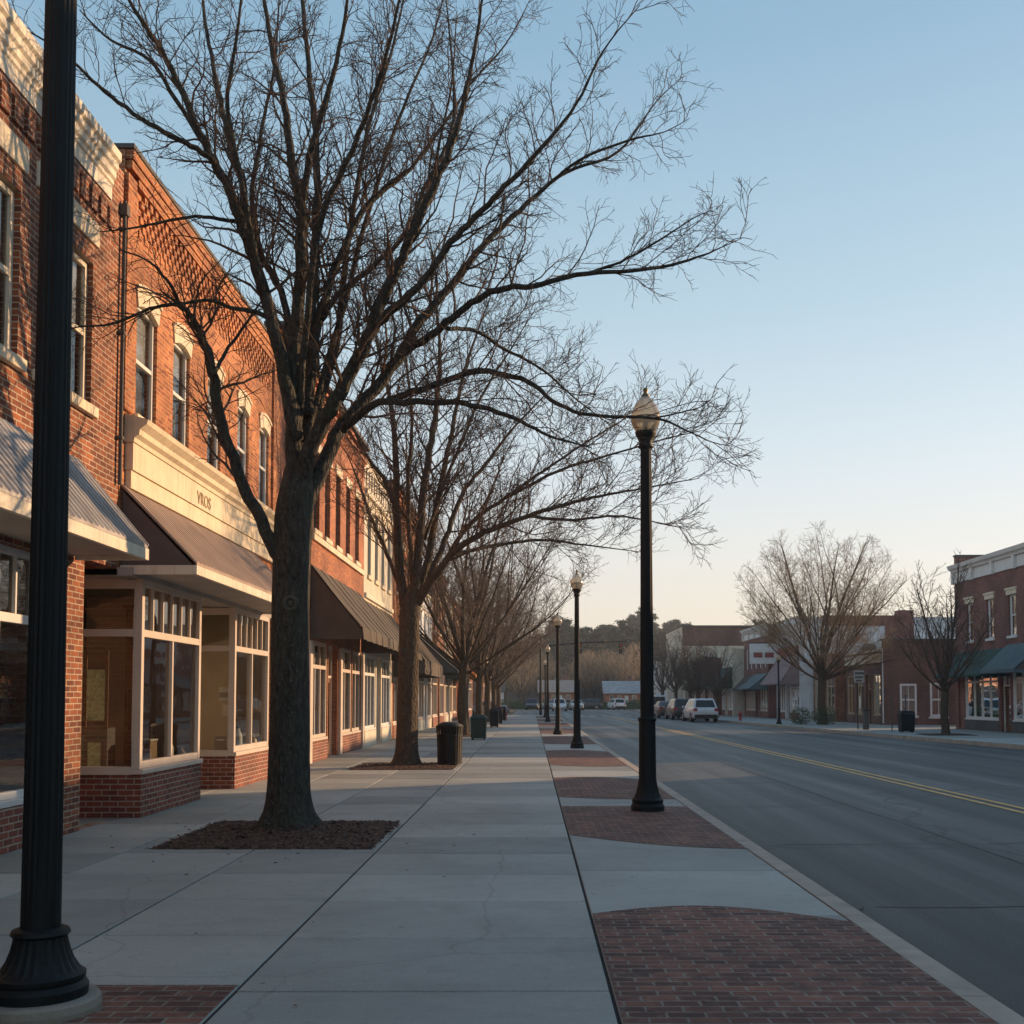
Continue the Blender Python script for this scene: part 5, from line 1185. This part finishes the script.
tb = grown_tree('street_tree', 'fourth bare tree on the left pavement', (-2.9, 62, 0), 10.4, 0.22, 8, nl=13, fork=2.8, spread=1.1, group=GL)
for (y, s, rz, src, lb) in ((74, 0.95, 1.0, ta, 'fifth bare tree on the left pavement'), (86, 0.92, 2.2, tb, 'sixth bare tree on the left pavement'), (98, 0.95, 4.0, ta, 'seventh bare tree on the left pavement, last before the crossing')):
    dup(src, (-2.9, y, 0), rz, lb, s)
CFGR = dict(cz=0.60, inc=76, limb=(0.42, 0.20), twig='twig_tan', lv=[(0.34, 1.9, 5, 3, 0.0095), (0.27, 0.95, 3, 3, 0.0072), (0.2, 0.45, 2, 3, 0.006)], start=[0.2, 0.1, 0.1], rmax=[0.05, 0.022, 0.013], wob=0.16, up=0.04)
grown_tree('round_tree', 'large round-headed bare tree across the road, standing alone against the sky', (17.7, 67.0, 0), 12.3, 0.27, 31, nl=20, fork=2.9, spread=0.86, cfg=CFGR, group='bare trees across the road', rise=0.015, sub=3, round_=True)
CFGS = dict(cz=0.55, inc=58, limb=(0.42, 0.26), lv=[(0.30, 1.5, 4, 3, 0.012), (0.25, 0.7, 3, 3, 0.009), (0.25, 0.35, 2, 3, 0.008)], start=[0.15, 0.1, 0.1], rmax=[0.025, 0.014, 0.01], wob=0.16, up=0.10)
ts_ = grown_tree('street_tree', 'smaller dark bare tree across the road in front of the brick building gap', (17.95, 47.8, 0), 8.1, 0.17, 44, nl=11, fork=2.0, spread=0.62, cfg=CFGS, group='bare trees across the road', rise=0.07, sub=1)
for (x, y, s, rz, lb) in ((15.2, 90, 0.85, 1, 'small bare tree across the road beside the parked cars'), (14.7, 97, 0.95, 2.5, 'small bare tree across the road just beyond the parked cars'), (15.2, 105, 1.05, 3.3, 'bare tree across the road in front of the low brick shops'), (15.0, 114, 1.15, 4.4, 'larger bare tree across the road before the pale building'), (14.8, 124, 1.2, 5.2, 'bare tree across the road, farthest kerbside one')):
    dup(ts_, (x, y, 0), rz, lb, s, group='bare trees across the road')

# mulch beds
def mulch(x0, x1, y0, y1, seed, n=46, chips=1200, edge=0.02):
    rng = random.Random(seed); mb = MB(); m = max(8, int(n*(y1-y0)/(x1-x0)))
    for j in range(m+1):
        for i in range(n+1):
            s, q = i/n, j/m; e = min(s, 1-s, q, 1-q)
            z = 0.008+0.04*min(1, e*7)**0.7*(0.75+0.5*rng.random())
            if e == 0: z = 0.0
            mb.v.append((x0+(x1-x0)*s+(rng.uniform(-edge, edge) if e == 0 else 0), y0+(y1-y0)*q+(rng.uniform(-edge, edge) if e == 0 else 0), z))
    for j in range(m):
        for i in range(n):
            a = j*(n+1)+i; mb.f.append((a, a+1, a+n+2, a+n+1))
    o = mb.build('mulch', 'mulch'); o['kind'] = 'stuff'
    ch = MB()
    for k in range(chips):
        x = rng.uniform(x0-0.03, x1+0.03); y = rng.uniform(y0-0.03, y1+0.03); s = rng.uniform(0.012, 0.035); a = rng.uniform(0, 6.28)
        e = min((x-x0)/(x1-x0), (x1-x)/(x1-x0), (y-y0)/(y1-y0), (y1-y)/(y1-y0)); z = 0.012+0.045*max(0, min(1, e*5))**0.7*rng.uniform(0.85, 1.15)
        c_, s_ = math.cos(a)*s, math.sin(a)*s; w_ = 0.4; t1, t2 = rng.uniform(-0.4, 0.4)*s, rng.uniform(-0.4, 0.4)*s
        ch.quad((x-c_, y-s_, z-t1), (x+s_*w_, y-c_*w_, z-t2), (x+c_, y+s_, z+t1), (x-s_*w_, y+c_*w_, z+t2+0.006))
    c = ch.build('bark_chips', 'chips'); c['kind'] = 'stuff'
mulch(-4.05, -1.69, 11.74, 14.3, 1)
mulch(-4.1, -1.75, 24.6, 26.9, 2, chips=500)
mulch(-3.9, -1.9, 45.4, 47.6, 3, chips=0, n=16)
mulch(16.9, 19.1, 46.9, 48.8, 4, chips=0, n=16)

# dry leaves and grit blown over the paving
rl = random.Random(41); lv_ = MB()
M['dry_leaf'] = leaf_mat('dry leaves', (0.05, 0.028, 0.016), (0.20, 0.12, 0.06))
def leaf(x, y, z, s):
    a = rl.uniform(0, 6.28); c_, s_ = math.cos(a)*s, math.sin(a)*s; h1, h2 = rl.uniform(0, s*0.6), rl.uniform(0, s*0.6)
    lv_.quad((x-c_, y-s_, z+0.003), (x+s_*0.5, y-c_*0.5, z+h1), (x+c_, y+s_, z+0.004), (x-s_*0.5, y+c_*0.5, z+h2))
for k in range(420):      # along the kerb, in the gutter and by the beds
    m_ = rl.random()
    if m_ < 0.35: leaf(2.52+abs(rl.gauss(0, 0.10)), rl.uniform(4, 60), -0.145, rl.uniform(0.015, 0.04))
    elif m_ < 0.65: leaf(rl.gauss(-2.9, 1.2), rl.gauss(13, 1.3), 0.006, rl.uniform(0.01, 0.03))
    elif m_ < 0.8: leaf(rl.gauss(-2.9, 1.0), rl.gauss(25.7, 1.2), 0.006, rl.uniform(0.01, 0.03))
    else: leaf(rl.uniform(-5.2, 2.2), rl.uniform(4.5, 30), 0.006, rl.uniform(0.008, 0.022))
lo_ = lv_.build('dry_leaves', 'dry_leaf'); lo_['kind'] = 'stuff'

# shrubs under the round tree
def shrub(label, x, y, h, r, seed, mat='shrub'):
    rng = random.Random(seed); t = thing('shrub', label, 'shrub', (x, y, 0), 'evergreen shrubs under the round tree'); mb = MB(); st = MB()
    for k in range(7):
        a = k*0.9; st.tube([Vector((0, 0, 0)), Vector((math.cos(a)*r*0.5, math.sin(a)*r*0.5, h*0.7))], [0.02, 0.006], 4)
    for k in range(900):
        a = rng.uniform(0, 6.28); u = rng.random()**0.4; ph = rng.uniform(0, 1)
        x_ = r*u*math.cos(a)*math.sqrt(1-(2*ph-1)**2*0.7); y_ = r*u*math.sin(a)*math.sqrt(1-(2*ph-1)**2*0.7); z_ = h*ph*(0.8+0.3*rng.random())+0.03
        d1 = perp(Vector((0, 0, 1)), rng)*0.05; d2 = perp(d1.normalized(), rng)*0.03; c = Vector((x_, y_, z_))
        mb.quad(c-d1, c+d2, c+d1, c-d2)
    st.build('stems', 'twig', t); mb.build('foliage', mat, t); return t
shrub('dark rounded shrub at the foot of the round tree', 17.6, 66.0, 1.1, 0.8, 3)
shrub('lighter low shrub left of the round tree trunk', 16.3, 66.6, 0.95, 0.7, 4)

# ================================================================== CARS
def car(name, label, paint, kind='suv'):
    t = thing(name, label, 'car', (0, 0, 0), 'parked cars across the road')
    # stations along y: rear (y=-2.25) to front (2.25). (y, half width, bottom, belt/shoulder z, hood/top z)
    Hh = {'suv': 1.0, 'sedan': 0.88, 'van': 1.35}[kind]
    st = [(-2.28, 0.78, 0.42, 0.70), (-2.25, 0.86, 0.30, 0.92), (-2.05, 0.92, 0.26, 1.02), (-1.3, 0.94, 0.24, 1.03), (0.0, 0.94, 0.24, 1.0), (0.9, 0.93, 0.24, 0.99), (1.25, 0.92, 0.24, 0.97), (1.9, 0.88, 0.26, 0.86), (2.2, 0.80, 0.32, 0.74), (2.28, 0.70, 0.42, 0.62)]
    b = MB(); rings = []
    for (y, w_, zb, zt) in st:
        rings.append([(-w_*0.92, y, zb), (-w_, y, zb+0.12), (-w_, y, zb+(zt-zb)*0.6), (-w_*0.97, y, zt-0.06), (-w_*0.84, y, zt), (w_*0.84, y, zt), (w_*0.97, y, zt-0.06), (w_, y, zb+(zt-zb)*0.6), (w_, y, zb+0.12), (w_*0.92, y, zb)])
    i0 = 0
    for r_ in rings: b.v += r_
    n = 10
    for k in range(len(rings)-1):
        for j in range(n): b.f.append((k*n+j, k*n+(j+1) % n, (k+1)*n+(j+1) % n, (k+1)*n+j))
    b.f.append(tuple(range(n))); b.f.append(tuple(range((len(rings)-1)*n, len(rings)*n))[::-1])
    # cabin
    T = {'suv': 1.66, 'sedan': 1.45, 'van': 2.0}[kind]
    ya, yb, yc, yd = {'suv': (-2.12, -1.75, 0.35, 1.15), 'sedan': (-1.7, -0.9, 0.3, 1.1), 'van': (-2.2, -2.1, 0.9, 1.5)}[kind]
    z0 = 0.98; wb, wt = 0.86, 0.68 if kind != 'van' else 0.78
    cab = [(-wb, ya, z0), (wb, ya, z0), (wb, yd, z0), (-wb, yd, z0), (-wt, yb, T-0.05), (wt, yb, T-0.05), (wt, yc, T-0.05), (-wt, yc, T-0.05)]
    b.hexa(cab)
    b.hexa([(-wt, yb, T-0.049), (wt, yb, T-0.049), (wt, yc, T-0.049), (-wt, yc, T-0.049), (-wt*0.85, yb+0.12, T), (wt*0.85, yb+0.12, T), (wt*0.85, yc-0.12, T), (-wt*0.85, yc-0.12, T)])
    b.build('body', paint, t, smooth=False, bevel=0.035)
    def lerp3(a, c, s): return tuple(a[i]+(c[i]-a[i])*s for i in range(3))
    def panel(nm, A, B, Cc, D, off, ins=(0.08, 0.92, 0.12, 0.9), mat='carglass'):
        w_ = MB(); s0, s1, t0, t1 = ins
        def q(s, t_): lo = lerp3(A, B, s); hi = lerp3(D, Cc, s); p = lerp3(lo, hi, t_); return (p[0]+off[0], p[1]+off[1], p[2]+off[2])
        w_.quad(q(s0, t0), q(s1, t0), q(s1, t1), q(s0, t1)); return w_.build(nm, mat, t)
    o_ = 0.014
    panel('window', cab[0], cab[1], cab[5], cab[4], (0, -o_*1.4, 0.004))
    panel('windscreen', cab[3], cab[2], cab[6], cab[7], (0, o_, o_))
    for sgn, (A, B, Cc, D) in ((-1, (cab[0], cab[3], cab[7], cab[4])), (1, (cab[1], cab[2], cab[6], cab[5]))):
        panel('window', A, B, Cc, D, (sgn*o_*1.3, 0, 0.006), (0.08, 0.33, 0.14, 0.88)); panel('window', A, B, Cc, D, (sgn*o_*1.3, 0, 0.006), (0.36, 0.60, 0.14, 0.88)); panel('window', A, B, Cc, D, (sgn*o_*1.3, 0, 0.006), (0.63, 0.90, 0.14, 0.88))
    for sx_ in (-1, 1):
        for yy in (-1.42, 1.4):
            w_ = MB(); w_.tube([Vector((sx_*0.74, yy, 0.33)), Vector((sx_*0.955, yy, 0.33))], [0.34, 0.34], 24); wo = w_.build('wheel', 'rubber', t)
            r_ = MB(); r_.tube([Vector((sx_*0.95, yy, 0.33)), Vector((sx_*0.962, yy, 0.33))], [0.22, 0.20], 16); r_.build('rim', 'chrome', wo)
        l = MB(); l.box(sx_*0.74-0.13, sx_*0.74+0.13, -2.30, -2.2, 0.78, 0.98); l.build('tail_light', 'taillight', t, bevel=0.015)
        l = MB(); l.box(sx_*0.62-0.14, sx_*0.62+0.14, 2.18, 2.26, 0.58, 0.70); l.build('headlight', 'glass', t, bevel=0.01)
        m_ = MB(); m_.box(sx_*1.0-0.1, sx_*1.0+0.06, 0.8, 0.9, 1.0, 1.13); m_.build('mirror', paint, t, bevel=0.02)
    bp = MB(); bp.box(-0.8, 0.8, -2.36, -2.2, 0.30, 0.55); bp.build('bumper', 'black', t, bevel=0.03)
    pl = MB(); pl.box(-0.2, 0.2, -2.335, -2.29, 0.68, 0.80); pl.build('number_plate', 'white', t)
    return t
def rz_(x, y): return yz(x, y)-0.0
c1 = car('parked_car', 'white parked estate car nearest across the road, seen from behind', 'car_white'); c1.location = (12.15, 79.5, rz_(12.1, 79)); c1.rotation_euler = (0, 0, 0.05)
c2 = car('parked_car', 'black parked car just ahead of the white one', 'car_black'); c2.location = (11.85, 87.5, rz_(11.9, 87)); c2.rotation_euler = (0, 0, 0.04)
c3 = car('parked_car', 'dark brown parked car ahead of the black one', 'car_brown', 'sedan'); c3.location = (11.5, 94.0, rz_(11.6, 94)); c3.rotation_euler = (0, 0, 0.03)
c4_ = car('parked_van', 'white van standing beyond the parked cars at the crossing', 'car_white', 'van'); c4_.location = (12.2, 108, -0.14)
c5 = car('parked_car', 'silver sedan in the far parking lot', 'car_silver', 'sedan'); c5.location = (20, 150, -0.14); c5.rotation_euler = (0, 0, 1.5)
c6 = car('parked_car', 'blue sedan in the far parking lot', 'car_blue', 'sedan'); c6.location = (17, 139, -0.14); c6.rotation_euler = (0, 0, 1.7)
cols_ = [(c1, 'white'), (c2, 'black'), (c5, 'silver'), (c6, 'blue')]
spots = [(-4.5, 108.5, 1.57, 2, 'silver sedan crossing at the end of the left pavement'), (6.5, 158, 3.2, 2, 'silver sedan far up the street'), (3.8, 147, 3.14, 0, 'white car coming down the far end of the street'), (0.2, 163, 3.1, 1, 'black car at the far end of the street on the left'), (12.6, 163, 0.2, 0, 'white car at the far end of the street on the right'), (8.7, 170, 1.5, 1, 'black car parked across the far end of the street'), (3.0, 172, 1.6, 2, 'silver car parked across the far end of the street')]
for (x, y, rz, k, lb) in spots: dup(cols_[k][0], (x, y, -0.14), rz, lb, group='cars far up the street')

# ================================================================== FAR END: rise, houses, trees
hl = MB(); nx, ny = 60, 24
def hill_z(x, y):
    s = max(0, min(1, (y-172)/110)); s = s*s*(3-2*s); return -0.19+s*(6.5+2.0*math.sin(x*0.02+1)+1.2*math.sin(x*0.055))
for j in range(ny+1):
    for i in range(nx+1):
        x = -260+520*i/nx; y = 168+(460-168)*(j/ny); hl.v.append((x, y, hill_z(x, y)))
for j in range(ny):
    for i in range(nx):
        a = j*(nx+1)+i; hl.f.append((a, a+1, a+nx+2, a+nx+1))
struct('hill', hl, 'ground', smooth=True)
def house(label, x, y, w_, d_, h, mat, roofm, rz=0):
    z = hill_z(x, y)-0.1; t = wthing('house', label, 'house', (x, y, z))
    fr = F((x-w_/2, y-d_/2, z), (1, 0, 0), (0, -1, 0)); mb = MB()
    hs = [(w_*0.12, w_*0.24, 1.0, 2.3), (w_*0.34, w_*0.46, 1.0, 2.3), (w_*0.76, w_*0.9, 1.0, 2.3), (w_*0.55, w_*0.66, 0.05, 2.2)]
    fr.wall(mb, 0, w_, 0, h, hs, 0.12)
    for u in (0, w_): mb.poly([fr.p(u, 0, 0), fr.p(u, h, 0), fr.p(u, h+d_*0.3, -d_/2), fr.p(u, h, -d_), fr.p(u, 0, -d_)])
    fr.rect(mb, 0, w_, 0, h, -d_); mb.build('wall', mat, t)
    r = MB(); e = 0.4
    for a, b in ((e, -d_/2), (-d_-e, -d_/2)):
        z1 = h-0.12; z2 = h+d_*0.3+0.02
        r.hexa([fr.p(-e, z1, a), fr.p(w_+e, z1, a), fr.p(w_+e, z2, b), fr.p(-e, z2, b), fr.p(-e, z1+0.14, a), fr.p(w_+e, z1+0.14, a), fr.p(w_+e, z2+0.14, b), fr.p(-e, z2+0.14, b)])
    ro = r.build('roof', roofm, t); cbx = MB(); fr.box(cbx, w_*0.7, w_*0.7+0.7, h+0.3, h+d_*0.3+1.0, -d_*0.62, -d_*0.5); cbx.build('chimney', 'brick_r', ro)
    for q in hs[:3]: sash(fr, t, *q, mat='white', depth=0.1, hood=None, sill=None, blind=0.3, back=False)
    dd = MB(); fr.box(dd, w_*0.55, w_*0.66, 0.05, 2.2, -0.1, -0.05); dd.build('door', 'white', t)
house('pale house with a light grey roof among the far trees', 14.6, 178, 5.5, 6, 2.6, 'brick_c', 'zinc')
house('pink brick house beside the pale one among the far trees', 27.5, 184, 9, 7, 3.0, 'brick_r', 'brown_metal')
house('brick house at the far end of the street, centre', 4.2, 181, 5.5, 6, 2.7, 'brick_c', 'brown_metal')
house('white house at the far end of the street on the left', -8.5, 180, 8, 6, 2.8, 'white_wall', 'slate')
# pines
def pine(name, label, H, seed, group):
    rng = random.Random(seed); t = thing(name, label, 'tree', (0, 0, 0), group); tk = MB(); fo = MB()
    tk.tube([Vector((0, 0, -0.3)), Vector((0.1, 0, H*0.5)), Vector((0, 0.1, H*0.95))], [0.28, 0.18, 0.04], 8)
    for k in range(46):
        z = H*(0.34+0.64*(k/46)); a = rng.uniform(0, 6.28); env = (1-((z/H-0.34)/0.68))**0.55; l = H*0.24*env*rng.uniform(0.45, 1.2)+0.4
        d = Vector((math.cos(a), math.sin(a), rng.uniform(0.0, 0.4))); e = Vector((0, 0, z))+d*l; tk.tube([Vector((0, 0, z)), e], [0.06, 0.02], 4, cap=False)
        for c_ in range(rng.randint(3, 5)):
            ctr = Vector((0, 0, z))+d*l*rng.uniform(0.5, 1.05)+Vector((rng.uniform(-.4, .4), rng.uniform(-.4, .4), rng.uniform(-.1, .35))); cr_ = rng.uniform(0.45, 1.0)
            for q in range(60):
                o = Vector((rng.gauss(0, 1), rng.gauss(0, 1), rng.gauss(0, 0.5)))*cr_*0.5; p = ctr+o; s = rng.uniform(0.10, 0.24)
                d1 = perp(Vector((0, 0, 1)), rng)*s; d2 = perp(d1.normalized(), rng)*s*0.6; fo.quad(p-d1, p+d2, p+d1, p-d2)
    tk.build('trunk', 'bark2', t); fo.build('crown', 'pine', t); return t
GP = 'evergreens on the far rise'
pa = pine('pine_tree', 'tall dark evergreen on the far rise behind the street end', 15, 1, GP); pb_ = pine('pine_tree', 'tall dark evergreen on the far rise behind the street end', 13, 2, GP)
rg = random.Random(77)
GB = 'bare trees on the far rise'
CFGF = dict(twig='twig_tan', lv=[(0.8, 2.6, 4, 3, 0.035), (0.6, 1.3, 2, 3, 0.028)], start=[0.15, 0.1], rmax=[0.06, 0.035], wob=0.2, up=0.08)
fa = grown_tree('bare_tree', 'bare brownish tree among the houses at the far end', (9.6, 190, hill_z(9.6, 190)), 9.5, 0.22, 51, nl=11, fork=2.2, spread=0.8, cfg=CFGF, group=GB)
fb_ = grown_tree('bare_tree', 'bare brownish tree among the houses at the far end', (35, 182, hill_z(35, 182)), 8.5, 0.2, 52, nl=10, fork=2.0, spread=0.9, cfg=CFGF, group=GB)
first = True
pines = [(560, 232), (566, 250), (574, 228), (584, 245), (600, 226), (608, 262), (617, 240), (626, 222), (634, 254), (642, 232), (654, 246), (664, 226), (680, 240), (700, 232), (555, 262), (592, 280), (646, 280), (675, 270), (536, 245), (520, 250), (500, 240), (724, 240), (760, 250), (558, 215), (570, 210), (581, 222), (594, 212), (606, 218), (619, 209), (630, 214), (645, 211), (657, 219), (670, 213), (685, 222), (548, 228), (612, 290), (625, 285), (603, 300), (636, 300), (656, 290), (575, 300), (550, 290), (690, 262), (668, 300)]
for i, (px, y) in enumerate(pines):
    x = (px-VX)/FPX*y; z = hill_z(x, y)-0.2; s = rg.uniform(0.62, 1.02); rz = rg.uniform(0, 6)
    if i == 0: pa.location = (x, y, z); pa.scale = (s, s, s)
    elif i == 1: pb_.location = (x, y, z); pb_.scale = (s, s, s)
    else: dup((pa, pb_)[i % 2], (x, y, z), rz, None, s)
for i in range(150):
    y = rg.uniform(172, 235); px = rg.uniform(470, 780); x = (px-VX)/FPX*y
    if any(abs(x-hx) < 5.5 and y < hy+6 for hx, hy in ((14.6, 178), (27.5, 184), (4.2, 181), (-8.5, 180))): continue
    if x < -3.0 and y < 190 and px > 500: continue
    dup((fa, fb_)[i % 2], (x, y, hill_z(x, y)-0.1), rg.uniform(0, 6), None, rg.uniform(0.7, 1.15))

hd = wthing('hedge', 'long dark clipped hedge closing the far end of the street', 'hedge', (-4.0, 173.5, -0.15))
rh = random.Random(6); hm_ = MB(); hs_ = MB()
for k in range(9000):
    x = rh.uniform(-6, 34); y = 173.5+rh.gauss(0, 0.45); z = rh.uniform(-0.1, 1.15+0.2*math.sin(x*0.9)+0.12*math.sin(x*2.3)); s = rh.uniform(0.06, 0.14); c = Vector((x, y, z))
    d1 = perp(Vector((0, 0, 1)), rh)*s; d2 = perp(d1.normalized(), rh)*s*0.7; hm_.quad(c-d1, c+d2, c+d1, c-d2)
hm_.build('foliage', 'pine', hd)
hs_.box(-5.8, 33.8, 173.2, 173.8, -0.2, 0.95); hs_.build('stems', 'shrub', hd)
# ================================================================== AIR
hz = MB(); hz.box(-420, 420, -60, 520, -1.4, 60)
ho = hz.build('haze', 'roof'); ho['kind'] = 'stuff'
hm = bpy.data.materials.new('thin evening haze'); hm.use_nodes = True; n_ = hm.node_tree; n_.nodes.clear()
o_ = n_.nodes.new('ShaderNodeOutputMaterial'); v_ = n_.nodes.new('ShaderNodeVolumePrincipled')
v_.inputs['Color'].default_value = (0.80, 0.86, 0.95, 1); v_.inputs['Density'].default_value = 0.0006; v_.inputs['Anisotropy'].default_value = 0.2
n_.links.new(v_.outputs[0], o_.inputs['Volume']); ho.data.materials.clear(); ho.data.materials.append(hm)
